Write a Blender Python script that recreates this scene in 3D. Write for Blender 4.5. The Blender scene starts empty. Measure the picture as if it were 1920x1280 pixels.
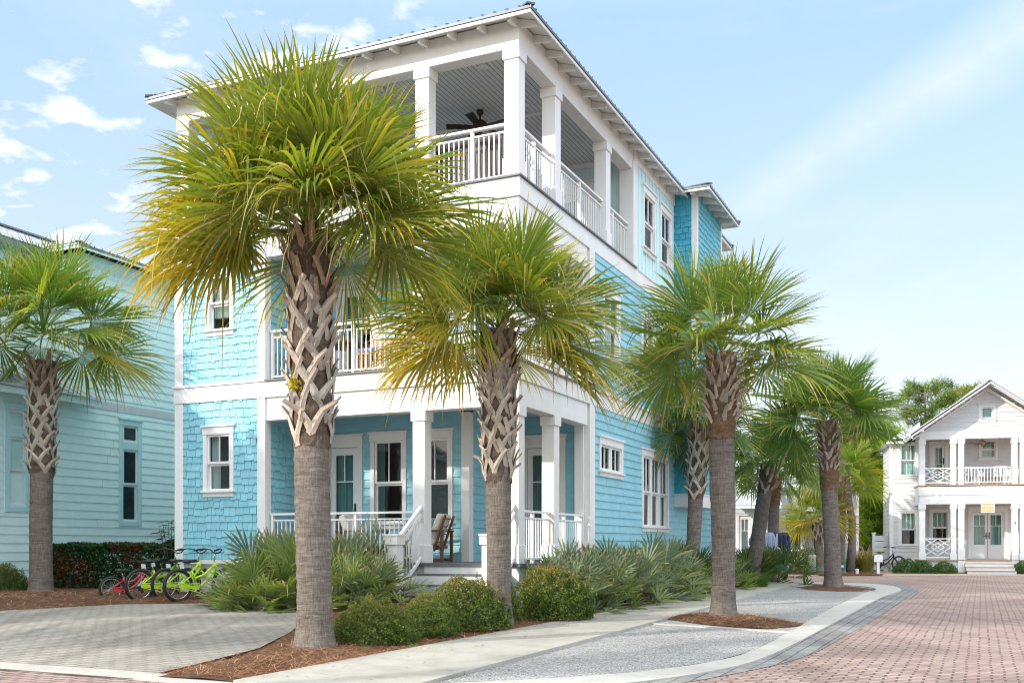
import bpy, bmesh, math, random
import numpy as np
from mathutils import Vector, Matrix
R = math.radians
S = bpy.context.scene
COL = S.collection
random.seed(7)
rng = np.random.default_rng(11)

# ---------------------------------------------------------------- camera model
F, CX, HY, CH = 1909.0, 960.0, 1022.0, 1.25
def at(px, Y, z=0.0):                      # point of the place at depth Y seen in column px
    return ((px - CX) / F * Y, Y, z)
def gnd(px, py, z=0.0):                    # point of the ground at height z
    Y = F * (CH - z) / (py - HY)
    return ((px - CX) / F * Y, Y)
def zat(py, Y): return CH + (HY - py) * Y / F

# ---------------------------------------------------------------- materials
def nt(name):
    m = bpy.data.materials.new(name); m.use_nodes = True
    t = m.node_tree; t.nodes.clear()
    o = t.nodes.new('ShaderNodeOutputMaterial')
    return m, t, o
def N(t, kind, **kw):
    n = t.nodes.new('ShaderNode' + kind)
    for k, v in kw.items():
        if k in n.inputs.keys(): n.inputs[k].default_value = v
        else: setattr(n, k, v)
    return n
def L(t, a, b): t.links.new(a, b)
def rgba(c): return (c[0], c[1], c[2], 1.0)
def coords(t, scale=(1,1,1), rot=(0,0,0)):
    tc = N(t, 'TexCoord'); mp = N(t, 'Mapping')
    mp.inputs['Scale'].default_value = scale; mp.inputs['Rotation'].default_value = rot
    L(t, tc.outputs['Object'], mp.inputs['Vector'])
    return mp.outputs['Vector']
def mixc(t, f, a, b, mode='MIX'):
    m = N(t, 'Mix', data_type='RGBA', blend_type=mode)
    for sock, v in ((m.inputs[0], f), (m.inputs[6], a), (m.inputs[7], b)):
        if isinstance(v, bpy.types.NodeSocket): L(t, v, sock)
        elif isinstance(v, (int, float)): sock.default_value = v
        else: sock.default_value = rgba(v)
    return m.outputs[2]
def ramp(t, fac, stops):
    r = N(t, 'ValToRGB'); e = r.color_ramp.elements
    while len(e) < len(stops): e.new(0.5)
    for i, (p, c) in enumerate(stops):
        e[i].position = p; e[i].color = rgba(c) if len(c) == 3 else c
    L(t, fac, r.inputs[0]); return r.outputs[0]
def noise(t, vec, scale, detail=4, rough=.6, dist=0):
    n = N(t, 'TexNoise', Scale=scale, Detail=detail, Roughness=rough, Distortion=dist)
    L(t, vec, n.inputs['Vector']); return n.outputs['Fac']
def math_(t, op, a, b=0.0):
    m = N(t, 'Math', operation=op)
    for i, v in enumerate((a, b)):
        if isinstance(v, bpy.types.NodeSocket): L(t, v, m.inputs[i])
        else: m.inputs[i].default_value = v
    return m.outputs[0]
def bump(t, h, strength, dist=.02):
    b = N(t, 'Bump', Strength=strength, Distance=dist); L(t, h, b.inputs['Height']); return b.outputs['Normal']

def paint(name, col, rough=.5, var=.08, stretch=(1,1,1), scale=3, bmp=.08, bscale=60, attr=False, spec=.4, metal=0.0, dirt=.0):
    m, t, o = nt(name)
    p = N(t, 'BsdfPrincipled', Roughness=rough, Metallic=metal)
    p.inputs['Specular IOR Level'].default_value = spec
    v = coords(t, stretch)
    n = noise(t, v, scale, 5)
    base = col
    if attr:
        a = N(t, 'Attribute', attribute_name='Col'); base = a.outputs['Color']
    k = ramp(t, n, [(.25, (1-var,)*3), (.75, (1+var*.4,)*3)])
    c = mixc(t, 1.0, base, k, 'MULTIPLY')
    if dirt:
        n2 = noise(t, coords(t, (1.2, 1.2, .35)), 2.2, 6, .7)
        d = ramp(t, n2, [(.5, (0,)*3), (.8, (1,)*3)])
        c = mixc(t, math_(t, 'MULTIPLY', d, dirt), c, (.30, .26, .2))
    L(t, c, p.inputs['Base Color'])
    if bmp:
        L(t, bump(t, noise(t, v, bscale, 3), bmp, .01), p.inputs['Normal'])
    L(t, p.outputs[0], o.inputs[0]); return m

def leafmat(name, trans=.35, rough=.45, spec=.35):
    m, t, o = nt(name)
    a = N(t, 'Attribute', attribute_name='Col')
    p = N(t, 'BsdfPrincipled', Roughness=rough); p.inputs['Specular IOR Level'].default_value = spec
    tr = N(t, 'BsdfTranslucent')
    L(t, a.outputs['Color'], p.inputs['Base Color'])
    warm = mixc(t, 1.0, a.outputs['Color'], (1.5, 1.45, .5), 'MULTIPLY')
    L(t, warm, tr.inputs['Color'])
    mx = N(t, 'MixShader'); mx.inputs[0].default_value = trans
    L(t, p.outputs[0], mx.inputs[1]); L(t, tr.outputs[0], mx.inputs[2]); L(t, mx.outputs[0], o.inputs[0])
    return m

def glassmat(name, tint=(.85,.93,.92)):
    m, t, o = nt(name)
    tr = N(t, 'BsdfTransparent'); tr.inputs[0].default_value = rgba(tint)
    gl = N(t, 'BsdfGlossy', Roughness=.015)
    v = coords(t); L(t, bump(t, noise(t, v, 2.0, 1), .06, .02), gl.inputs['Normal'])
    ge = N(t, 'NewGeometry'); dt = N(t, 'VectorMath', operation='DOT_PRODUCT'); L(t, ge.outputs['Incoming'], dt.inputs[0]); L(t, ge.outputs['Normal'], dt.inputs[1])
    lw = math_(t, 'ADD', .065, math_(t, 'MULTIPLY', .93, math_(t, 'POWER', math_(t, 'SUBTRACT', 1.0, math_(t, 'ABSOLUTE', dt.outputs['Value'])), 5.0)))
    mx = N(t, 'MixShader'); L(t, lw, mx.inputs[0]); L(t, tr.outputs[0], mx.inputs[1]); L(t, gl.outputs[0], mx.inputs[2])
    L(t, mx.outputs[0], o.inputs[0]); return m

def brickmat(name, c1, c2, mortar, bw, rh, msize, rot, stain, bmp=.5, var2=.5, msm=.15):
    m, t, o = nt(name)
    p = N(t, 'BsdfPrincipled', Roughness=.8); p.inputs['Specular IOR Level'].default_value = .25
    v = coords(t, (1,1,1), (0,0,rot))
    dn = N(t, 'TexNoise', Scale=1.3, Detail=2); L(t, v, dn.inputs['Vector'])
    off = N(t, 'VectorMath', operation='SCALE'); L(t, dn.outputs['Color'], off.inputs[0]); off.inputs['Scale'].default_value = .05
    vv = N(t, 'VectorMath', operation='ADD'); L(t, v, vv.inputs[0]); L(t, off.outputs[0], vv.inputs[1])
    b = N(t, 'TexBrick', offset=.5)
    L(t, vv.outputs[0], b.inputs['Vector'])
    b.inputs['Color1'].default_value = rgba(c1); b.inputs['Color2'].default_value = rgba(c2); b.inputs['Mortar'].default_value = rgba(mortar)
    b.inputs['Scale'].default_value = 1; b.inputs['Mortar Size'].default_value = msize; b.inputs['Mortar Smooth'].default_value = msm
    b.inputs['Brick Width'].default_value = bw; b.inputs['Row Height'].default_value = rh
    n = noise(t, v, .55, 6, .65)
    c = mixc(t, math_(t, 'MULTIPLY', ramp(t, n, [(.42, (0,)*3), (.7, (1,)*3)]), var2), b.outputs['Color'], stain)
    n3 = noise(t, v, 90, 3)
    pt = noise(t, v, .22, 5, .6); c = mixc(t, 1.0, c, ramp(t, pt, [(.35, (.80,.80,.81)), (.65, (1.08,1.07,1.05))]), 'MULTIPLY')
    st = noise(t, coords(t, (2.2,.10,1), (0,0,rot)), 1.0, 4, .6); c = mixc(t, 1.0, c, ramp(t, st, [(.36, (.80,.79,.78)), (.50, (1.02,)*3)]), 'MULTIPLY')
    c = mixc(t, 1.0, c, ramp(t, n3, [(.3, (.78,)*3), (.7, (1.12,)*3)]), 'MULTIPLY')
    L(t, c, p.inputs['Base Color'])
    h = math_(t, 'SUBTRACT', math_(t, 'MULTIPLY', n3, .25), b.outputs['Fac'])
    L(t, bump(t, h, bmp, .01), p.inputs['Normal'])
    L(t, p.outputs[0], o.inputs[0]); return m

def groundmat(name, stops, scale, bmp=.6, fine=200, rough=.9, stretch=(1,1,1), patch=None, bd=.02):
    m, t, o = nt(name)
    p = N(t, 'BsdfPrincipled', Roughness=rough); p.inputs['Specular IOR Level'].default_value = .2
    v = coords(t, stretch)
    n = noise(t, v, scale, 8, .75, .4)
    c = ramp(t, n, stops)
    if patch:
        n2 = noise(t, v, patch[0], 4, .6)
        c = mixc(t, ramp(t, n2, [(.45, (0,)*3), (.65, (1,)*3)]), c, mixc(t, 1.0, c, patch[1], 'MULTIPLY'))
    L(t, c, p.inputs['Base Color'])
    L(t, bump(t, noise(t, v, fine, 4, .7), bmp, bd), p.inputs['Normal'])
    L(t, p.outputs[0], o.inputs[0]); return m

def gravelmat(name):
    m, t, o = nt(name)
    p = N(t, 'BsdfPrincipled', Roughness=.85); p.inputs['Specular IOR Level'].default_value = .25
    v = coords(t)
    vo = N(t, 'TexVoronoi', Scale=62, Randomness=1.0); L(t, v, vo.inputs['Vector'])
    vo2 = N(t, 'TexVoronoi', Scale=110, Randomness=1.0); L(t, v, vo2.inputs['Vector'])
    c = ramp(t, math_(t, 'FRACT', math_(t, 'MULTIPLY', vo.outputs['Color'], 3.7)), [(0, (.20,.203,.21)), (.35, (.41,.412,.415)), (.7, (.55,.545,.54)), (1, (.72,.70,.67))])
    e = ramp(t, vo.outputs['Distance'], [(.0, (1.06,)*3), (.62, (.9,)*3), (.95, (.42,)*3)])
    c = mixc(t, 1.0, c, e, 'MULTIPLY')
    pt = noise(t, v, .8, 5, .6)
    c = mixc(t, 1.0, c, ramp(t, pt, [(.35, (.86,.85,.83)), (.7, (1.05,)*3)]), 'MULTIPLY')
    L(t, c, p.inputs['Base Color'])
    h = math_(t, 'ADD', vo.outputs['Distance'], math_(t, 'MULTIPLY', vo2.outputs['Distance'], .5))
    L(t, bump(t, math_(t, 'MULTIPLY', h, -1.0), 1.0, .02), p.inputs['Normal'])
    L(t, p.outputs[0], o.inputs[0]); return m

def barkmat(name, stops, ringscale=7.0, attr=False):
    m, t, o = nt(name)
    p = N(t, 'BsdfPrincipled', Roughness=.9); p.inputs['Specular IOR Level'].default_value = .15
    tc = coords(t)
    v = coords(t, (1, 1, ringscale))
    ring = noise(t, v, 4.5, 7, .7, .6)
    fib = noise(t, coords(t, (1, 1, .12)), 60, 4, .7)
    pat = noise(t, coords(t, (1, 1, .7)), 3.0, 4, .6)
    k = math_(t, 'ADD', math_(t, 'MULTIPLY', ring, .5), math_(t, 'ADD', math_(t, 'MULTIPLY', fib, .35), math_(t, 'MULTIPLY', pat, .15)))
    c = ramp(t, k, stops)
    if attr:
        a = N(t, 'Attribute', attribute_name='Col'); c = mixc(t, 1.0, a.outputs['Color'], c, 'MULTIPLY')
    L(t, c, p.inputs['Base Color'])
    L(t, bump(t, k, .9, .05), p.inputs['Normal'])
    L(t, p.outputs[0], o.inputs[0]); return m

M = {}
M['white'] = paint('white_paint', (.74,.74,.73), .45, .06, (1,1,.4), 2, .05, dirt=.14)
M['whiteclean'] = paint('white_rail_paint', (.76,.76,.76), .4, .03, bmp=0)
M['aqua'] = paint('aqua_lap_paint', (.25,.53,.625), .5, .14, (1,1,3), 2.5, .12, 40, dirt=.10)
M['shingle'] = paint('aqua_shingle_paint', (1,1,1), .55, .08, (6,6,.6), 6, .25, 18, attr=True)
M['pale'] = paint('pale_aqua_batten_paint', (.58,.78,.80), .5, .05, bmp=.05)
M['leftpaint'] = paint('pale_mint_lap_paint', (.72,.90,.885), .5, .08, (1,1,3), 2.5, .12, 40, dirt=.05)
M['lefttrim'] = paint('mint_trim_paint', (.50,.74,.76), .5, .05)
M['offwhite'] = paint('white_lap_paint', (.60,.61,.61), .5, .06, (1,1,3), 2.5, .1, 40)
M['greyblue'] = paint('pale_grey_lap_paint', (.60,.67,.70), .5, .06, (1,1,3), 2.5, .1, 40)
M['ceil'] = paint('ceiling_board_paint', (.66,.68,.68), .5, .04)
M['deck'] = paint('grey_deck_boards', (.13,.135,.15), .6, .2, (1,8,1), 4, .1)
M['skirt'] = paint('foundation_paint', (.62,.64,.66), .7, .1, dirt=.25)
M['metalroof'] = paint('metal_roof', (.13,.145,.165), .45, .08, metal=.2, bmp=.03, bscale=8)
M['whiteroof'] = paint('pale_metal_roof', (.62,.65,.68), .4, .06, metal=.3, bmp=.03, bscale=8)
M['greyroof'] = paint('grey_metal_roof', (.20,.225,.26), .4, .08, metal=.4, bmp=.03, bscale=8)
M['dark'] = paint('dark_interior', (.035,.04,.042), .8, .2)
M['bronze'] = paint('bronze_metal', (.045,.032,.026), .45, .1, metal=.4)
M['black'] = paint('black_rubber', (.018,.018,.02), .6, .15, bmp=.1)
M['vinyl'] = paint('black_vinyl', (.02,.02,.022), .35, .1, bmp=.05)
M['chrome'] = paint('bright_steel', (.6,.61,.62), .25, .05, metal=.9, bmp=0)
M['lime'] = paint('lime_enamel', (.46,.70,.02), .3, .05, bmp=0, spec=.6)
M['red'] = paint('pinkish_red_enamel', (.50,.022,.045), .3, .05, bmp=0, spec=.6)
M['orange'] = paint('orange_plastic', (.85,.22,.02), .4, .05, bmp=0)
M['plate'] = paint('rental_tag', (.70,.76,.76), .4, .25, scale=60, bmp=0)
M['curtain'] = paint('teal_curtain', (.20,.36,.35), .8, .2, (14,14,.4), 3, .0)
M['palecurtain'] = paint('pale_curtain', (.62,.68,.66), .8, .15, (14,14,.4), 3, .0)
M['blind'] = paint('pale_green_blind', (.50,.66,.60), .8, .1, (.4,.4,14), 3, .1)
M['wood'] = paint('brown_teak', (.16,.075,.035), .5, .3, (2,2,9), 5, .1)
M['tanwood'] = paint('tan_teak', (.42,.27,.15), .6, .25, (2,2,9), 5, .1)
M['cushion'] = paint('cream_cushion', (.66,.62,.56), .9, .08, bmp=.3, bscale=150)
M['bluecushion'] = paint('blue_cushion', (.30,.40,.52), .9, .25, scale=40, bmp=.3, bscale=150)
M['purple'] = paint('lavender_cushion', (.35,.33,.55), .9, .1)
M['wicker'] = brickmat('grey_brown_wicker', (.17,.15,.145), (.27,.235,.22), (.05,.045,.045), .05, .03, .006, 0, (.35,.34,.36), .4, .3)
M['glass'] = glassmat('window_glass')
M['leaf'] = leafmat('leaf', .33)
M['frond'] = leafmat('palm_frond', .36, .42, .4)
M['needle'] = leafmat('pine_needle', .4, .6, .2)
M['bark'] = barkmat('palm_bark', [(.32, (.055,.044,.037)), (.47, (.15,.124,.106)), (.6, (.255,.22,.193)), (.74, (.45,.40,.355))])
M['fibre'] = barkmat('palm_fibre', [(.3, (.05,.03,.018)), (.5, (.17,.10,.06)), (.75, (.36,.24,.155))], 3)
M['under'] = barkmat('old_leaf_sheath', [(.3, (.04,.028,.02)), (.5, (.115,.083,.062)), (.75, (.26,.20,.16))], 3)
M['boot'] = barkmat('leaf_base', [(.3, (.55,.52,.5)), (.5, (.9,.88,.86)), (.75, (1.25,1.22,1.2))], .3, True)
M['pinebark'] = barkmat('pine_bark', [(.3, (.07,.055,.048)), (.5, (.20,.165,.145)), (.75, (.36,.31,.28))], .4)
M['straw'] = paint('straw', (1,1,1), .85, .1, bmp=0, attr=True)
HR = R(24.75)
M['road'] = brickmat('red_brick_road', (.315,.22,.192), (.43,.32,.283), (.11,.085,.075), .23, .115, .013, HR, (.33,.225,.215), .6, .35)
M['drive'] = brickmat('tan_paver_drive', (.345,.325,.29), (.285,.27,.245), (.15,.135,.115), .23, .115, .011, HR, (.40,.38,.34), .6, .5)
M['greyband'] = brickmat('grey_paver_band', (.21,.215,.215), (.27,.27,.265), (.09,.09,.09), .30, .16, .010, HR+R(90), (.29,.285,.27), .5, .4)
M['tanbrick'] = brickmat('tan_brick_forecourt', (.50,.34,.24), (.58,.42,.31), (.33,.24,.18), .23, .115, .009, 0, (.6,.47,.37), .4, .4)
M['concrete'] = groundmat('concrete_walk', [(.25, (.31,.295,.26)), (.5, (.39,.375,.335)), (.8, (.46,.445,.40))], 2.2, .25, 160, .85, patch=(.7, (.86,.85,.84)), bd=.006)
M['kerb'] = groundmat('kerb_concrete', [(.25, (.33,.32,.295)), (.5, (.42,.41,.38)), (.8, (.49,.48,.45))], 3, .3, 160, .85, bd=.006)
M['gravel'] = gravelmat('grey_gravel')
M['mulch'] = groundmat('pine_straw_bed', [(.28, (.04,.019,.011)), (.45, (.135,.065,.036)), (.62, (.25,.135,.075)), (.8, (.41,.26,.165))], 16, 1.0, 60, .9, patch=(1.1, (.72,.68,.66)), bd=.04)
M['soil'] = groundmat('sandy_soil', [(.3, (.20,.17,.12)), (.7, (.34,.30,.22))], 3, .5)

# ---------------------------------------------------------------- mesh builders
class MB:
    def __init__(s, T=None): s.v, s.f, s.c, s.T, s.col = [], [], [], T, None
    def add(s, vs, fs, col=None):
        n = len(s.v)
        if s.T: vs = [s.T(*p) for p in vs]
        s.v += [tuple(p) for p in vs]; s.f += [tuple(n + i for i in f) for f in fs]
        col = col or s.col
        s.c += [col or (1,1,1)] * len(vs)
    def box(s, x0, x1, y0, y1, z0, z1, col=None):
        s.hexa([(x0,y0,z0),(x1,y0,z0),(x1,y1,z0),(x0,y1,z0),(x0,y0,z1),(x1,y0,z1),(x1,y1,z1),(x0,y1,z1)], col)
    def hexa(s, p, col=None):
        s.add(p, [(0,3,2,1),(4,5,6,7),(0,1,5,4),(1,2,6,5),(2,3,7,6),(3,0,4,7)], col)
    def quad(s, a, b, c, d, col=None): s.add([a,b,c,d], [(0,1,2,3)], col)
    def prism(s, pts, z0, z1, col=None):
        n = len(pts)
        s.add([(x,y,z0) for x,y in pts] + [(x,y,z1) for x,y in pts],
              [tuple(reversed(range(n))), tuple(range(n, 2*n))] + [(i,(i+1)%n,n+(i+1)%n,n+i) for i in range(n)], col)
    def bar(s, p, q, w, h, up=(0,0,1), col=None):
        p, q = Vector(p), Vector(q); d = (q-p).normalized(); u = Vector(up)
        a = d.cross(u)
        if a.length < 1e-4: a = d.cross(Vector((1,0,0)))
        a.normalize(); b = a.cross(d).normalized(); a *= w/2; b *= h/2
        s.hexa([p-a-b, p+a-b, q+a-b, q-a-b, p-a+b, p+a+b, q+a+b, q-a+b], col)
    def tube(s, pts, r, n=8, closed=False, col=None, cap=True):
        pts = [Vector(p) for p in pts]; k = len(pts)
        rs = r if isinstance(r, (list, tuple)) else [r]*k
        vs, fs = [], []
        pa = None
        for i, p in enumerate(pts):
            d = (pts[(i+1) % k] - pts[i-1]) if closed else (pts[min(i+1,k-1)] - pts[max(i-1,0)])
            d.normalize()
            a = (pa - d*pa.dot(d)) if pa else d.orthogonal()
            if a.length < 1e-5: a = d.orthogonal()
            a.normalize(); pa = a; b = d.cross(a)
            for j in range(n):
                t = 2*math.pi*j/n; vs.append(p + (a*math.cos(t) + b*math.sin(t))*rs[i])
        m = k if closed else k-1
        for i in range(m):
            for j in range(n):
                i2 = (i+1) % k
                fs.append((i*n+j, i*n+(j+1)%n, i2*n+(j+1)%n, i2*n+j))
        if not closed and cap: fs += [tuple(reversed(range(n))), tuple(range((k-1)*n, k*n))]
        s.add(vs, fs, col)
    def lathe(s, prof, n=24, c=(0,0,0), col=None):
        vs, fs = [], []
        for r, z in prof:
            for j in range(n):
                t = 2*math.pi*j/n; vs.append((c[0]+r*math.cos(t), c[1]+r*math.sin(t), c[2]+z))
        for i in range(len(prof)-1):
            for j in range(n): fs.append((i*n+j, i*n+(j+1)%n, (i+1)*n+(j+1)%n, (i+1)*n+j))
        fs += [tuple(reversed(range(n))), tuple(range((len(prof)-1)*n, len(prof)*n))]
        s.add(vs, fs, col)
    def ball(s, c, rx, ry, rz, n=14, m=8, col=None):
        s.add(*_ball(c, rx, ry, rz, n, m), col)
    def build(s, name, mat, parent=None, smooth=False, bevel=0, recalc=True):
        me = bpy.data.meshes.new(name); me.from_pydata(s.v, [], s.f)
        if recalc:
            bm = bmesh.new(); bm.from_mesh(me); bmesh.ops.recalc_face_normals(bm, faces=bm.faces); bm.to_mesh(me); bm.free()
        if any(c != (1,1,1) for c in s.c):
            a = me.color_attributes.new('Col', 'FLOAT_COLOR', 'POINT')
            a.data.foreach_set('color', np.array([(c[0],c[1],c[2],1) for c in s.c], dtype=np.float32).ravel())
        me.materials.append(mat)
        if smooth:
            me.polygons.foreach_set('use_smooth', [True]*len(me.polygons))
        o = bpy.data.objects.new(name, me); COL.objects.link(o)
        if bevel:
            b = o.modifiers.new('bevel', 'BEVEL'); b.width = bevel; b.segments = 1; b.limit_method = 'ANGLE'
        if parent: o.parent = parent
        return o
def _ball(c, rx, ry, rz, n, m):
    vs = [(c[0], c[1], c[2]-rz)]; fs = []
    for i in range(1, m):
        t = math.pi*i/m - math.pi/2
        for j in range(n):
            p = 2*math.pi*j/n; vs.append((c[0]+rx*math.cos(t)*math.cos(p), c[1]+ry*math.cos(t)*math.sin(p), c[2]+rz*math.sin(t)))
    vs.append((c[0], c[1], c[2]+rz)); e = len(vs)-1
    for j in range(n): fs.append((0, 1+(j+1)%n, 1+j)); fs.append((e, e-n+j, e-n+(j+1)%n))
    for i in range(m-2):
        for j in range(n): fs.append((1+i*n+j, 1+i*n+(j+1)%n, 1+(i+1)*n+(j+1)%n, 1+(i+1)*n+j))
    return vs, fs

class NB:                                   # large quad meshes from numpy arrays
    def __init__(s): s.V, s.Q, s.C, s.n = [], [], [], 0
    def add(s, v, q, c):
        s.V.append(v); s.Q.append(q + s.n); s.C.append(c); s.n += len(v)
    def mesh(s, name, mat, smooth=False):
        V = np.concatenate(s.V).astype(np.float32); Q = np.concatenate(s.Q).astype(np.int32); C = np.concatenate(s.C).astype(np.float32)
        me = bpy.data.meshes.new(name)
        me.vertices.add(len(V)); me.vertices.foreach_set('co', V.ravel())
        me.loops.add(len(Q)*4); me.loops.foreach_set('vertex_index', Q.ravel())
        me.polygons.add(len(Q)); me.polygons.foreach_set('loop_start', np.arange(0, len(Q)*4, 4, dtype=np.int32))
        me.update(calc_edges=True)
        a = me.color_attributes.new('Col', 'FLOAT_COLOR', 'POINT')
        a.data.foreach_set('color', np.concatenate([np.clip(C,0,3), np.ones((len(C),1), np.float32)], 1).ravel())
        if smooth: me.polygons.foreach_set('use_smooth', np.ones(len(Q), bool))
        me.materials.append(mat); return me
    def build(s, name, mat, parent=None, smooth=False):
        o = bpy.data.objects.new(name, s.mesh(name, mat, smooth)); COL.objects.link(o)
        if parent: o.parent = parent
        return o

def tag(o, label=None, cat=None, group=None, kind=None):
    if label: o['label'] = label
    if cat: o['category'] = cat
    if group: o['group'] = group
    if kind: o['kind'] = kind
    return o
def thing(name, label, cat, loc=(0,0,0), rz=0, group=None):
    o = bpy.data.objects.new(name, None); COL.objects.link(o); o.empty_display_size = .2
    o.location = loc; o.rotation_euler = (0,0,rz)
    return tag(o, label, cat, group)
def dup(root, loc, rz=0, label=None, scale=1, name=None):
    r = root.copy(); COL.objects.link(r); r.location = loc; r.rotation_euler = (0,0,rz); r.scale = (scale,)*3
    if label: r['label'] = label
    for ch in list(root.children):
        c = ch.copy(); COL.objects.link(c); c.parent = r
        for g in list(ch.children):
            d = g.copy(); COL.objects.link(d); d.parent = c
    return r
def struct(o): o['kind'] = 'structure'; return o

# wall frames: (a along the wall, b outwards, z)
def TF(y0): return lambda a, b, z: (a, y0 - b, z)          # wall facing -Y
def TR(x0): return lambda a, b, z: (x0 + b, a, z)          # wall facing +X

def cut(a0, a1, z0, z1, holes):
    zs = sorted({z0, z1} | {h for H in holes for h in H[2:4] if z0 < h < z1})
    for za, zb in zip(zs, zs[1:]):
        cur = [(a0, a1)]; zm = (za+zb)/2
        for h in holes:
            if h[2] <= zm <= h[3]:
                nx = []
                for p, q in cur:
                    if h[1] <= p or h[0] >= q: nx.append((p, q)); continue
                    if h[0] > p: nx.append((p, h[0]))
                    if h[1] < q: nx.append((h[1], q))
                cur = nx
        for p, q in cur: yield p, q, za, zb
def lap(mb, a0, a1, z0, z1, holes=(), e=.165, d=.028):
    z = z0; rd = random.Random(int(z0*100+a0*10))
    while z < z1 - 1e-4:
        zt = min(z + e, z1)
        jt = [(x-.002, x+.002, z, zt) for x in [a0+rd.uniform(.5,3.6)+3.66*k for k in range(6)] if x < a1-.3]
        for p, q, za, zb in cut(a0, a1, z, zt, list(holes)+jt):
            f = lambda s: d - (d-.007)*(s-z)/e
            mb.quad((p, f(za), za), (q, f(za), za), (q, f(zb), zb), (p, f(zb), zb))
            if abs(za - z) < 1e-5: mb.quad((p, .0, za), (q, .0, za), (q, f(za), za), (p, f(za), za))
        z = zt
def shingles(mb, a0, a1, z0, z1, holes=(), e=.155, base=(.20,.56,.68), sd=1):
    rd = random.Random(sd); z = z0
    for p, q, za, zb in cut(a0, a1, z0, z1, holes): mb.quad((p,0,za),(q,0,za),(q,0,zb),(p,0,zb), tuple(x*.5 for x in base))
    while z < z1:
        a = a0 - rd.random()*.1
        while a < a1:
            w = rd.choice((.11,.14,.17,.2,.24)); dz = rd.choice((0,0,-.01,-.02,-.034))
            k = rd.uniform(.9, 1.06); col = (base[0]*k*rd.uniform(.94,1.06), base[1]*k, base[2]*k)
            p, q = max(a, a0)+.004, min(a+w, a1)-.004
            zz0, zz1 = max(z+dz, z0), min(z+e*1.25, z1)
            if q - p > .03 and zz1 > zz0 + .02:
                for P, Q, za, zb in cut(p, q, zz0, zz1, holes):
                    b0 = .032 - .024*(za-z-dz)/(e*1.25); b1 = .032 - .024*(zb-z-dz)/(e*1.25)
                    mb.quad((P,b0,za),(Q,b0,za),(Q,b1,zb),(P,b1,zb), col)
                    mb.quad((P,.002,za),(Q,.002,za),(Q,b0,za),(P,b0,za), col)
                    mb.quad((P,.002,za),(P,b0,za),(P,b1,zb),(P,.002,zb), col)
                    mb.quad((Q,.002,za),(Q,b0,za),(Q,b1,zb),(Q,.002,zb), col)
            a += w
        z += e
def battens(mb, a0, a1, z0, z1, holes=(), step=.3):
    for p, q, za, zb in cut(a0, a1, z0, z1, holes): mb.quad((p,.0,za),(q,.0,za),(q,.0,zb),(p,.0,zb))
    a = a0 + step*.5
    while a < a1 - .03:
        for p, q, za, zb in cut(a-.022, a+.022, z0, z1, holes):
            if q-p > .03: mb.box(p, q, .001, .022, za, zb)
        a += step

def window(par, T, a0, a1, z0, z1, lites=2, units=1, curtain=None, top=.52, head=.20, jamb=.10, trim='white', sash='whiteclean', cross=False, name='window'):
    """a double hung window in a casing; returns the wall opening"""
    m = MB(T)
    m.box(a0, a0+jamb, -.05, .045, z0+.10, z1-head); m.box(a1-jamb, a1, -.05, .045, z0+.10, z1-head)
    m.box(a0-.01, a1+.01, -.05, .052, z1-head, z1-.045)
    m.box(a0-.04, a1+.04, -.05, .085, z1-.045, z1)
    w = m.build(name, M[trim], par, bevel=.004)
    s = MB(T); s.box(a0-.03, a1+.03, -.05, .095, z0+.06, z0+.10); s.box(a0, a1, -.05, .05, z0-.03, z0+.06)
    s.build('sill', M[trim], w, bevel=.004)
    fr, gl = MB(T), MB(T)
    A0, A1, Z0, Z1 = a0+jamb, a1-jamb, z0+.10, z1-head
    uw = (A1-A0)/units; zm = Z0 + (Z1-Z0)*(1-top)
    for k in range(units):
        p, q = A0+uw*k, A0+uw*(k+1)
        if k: fr.box(p-.035, p+.035, -.05, .03, Z0, Z1); p += .035
        if k < units-1: q -= .035
        st = .045
        def ring(p,q,zb,zt,b0,b1):
            fr.box(p,p+st,b0,b1,zb,zt); fr.box(q-st,q,b0,b1,zb,zt); fr.box(p+st,q-st,b0,b1,zb,zb+st); fr.box(p+st,q-st,b0,b1,zt-st,zt)
        ring(p, q, zm, Z1, -.035, .012); ring(p, q, Z0, zm+.002, -.075, -.04)
        for i in range(1, lites):
            x = p+st+(q-p-2*st)*i/lites; fr.box(x-.011, x+.011, -.03, .006, zm+st, Z1-st)
        if cross:
            zc = (zm+Z1)/2; fr.box(p+st, q-st, -.03, .004, zc-.011, zc+.011)
        gl.quad((p+st,-.015,zm+st),(q-st,-.015,zm+st),(q-st,-.015,Z1-st),(p+st,-.015,Z1-st))
        gl.quad((p+st,-.06,Z0+st),(q-st,-.06,Z0+st),(q-st,-.06,zm-st),(p+st,-.06,zm-st))
    fr.build('sash', M[sash], w, bevel=.003); gl.build('pane', M['glass'], w)
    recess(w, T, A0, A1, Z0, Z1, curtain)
    return (a0+.02, a1-.02, z0+.02, z1-.02)
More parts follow.
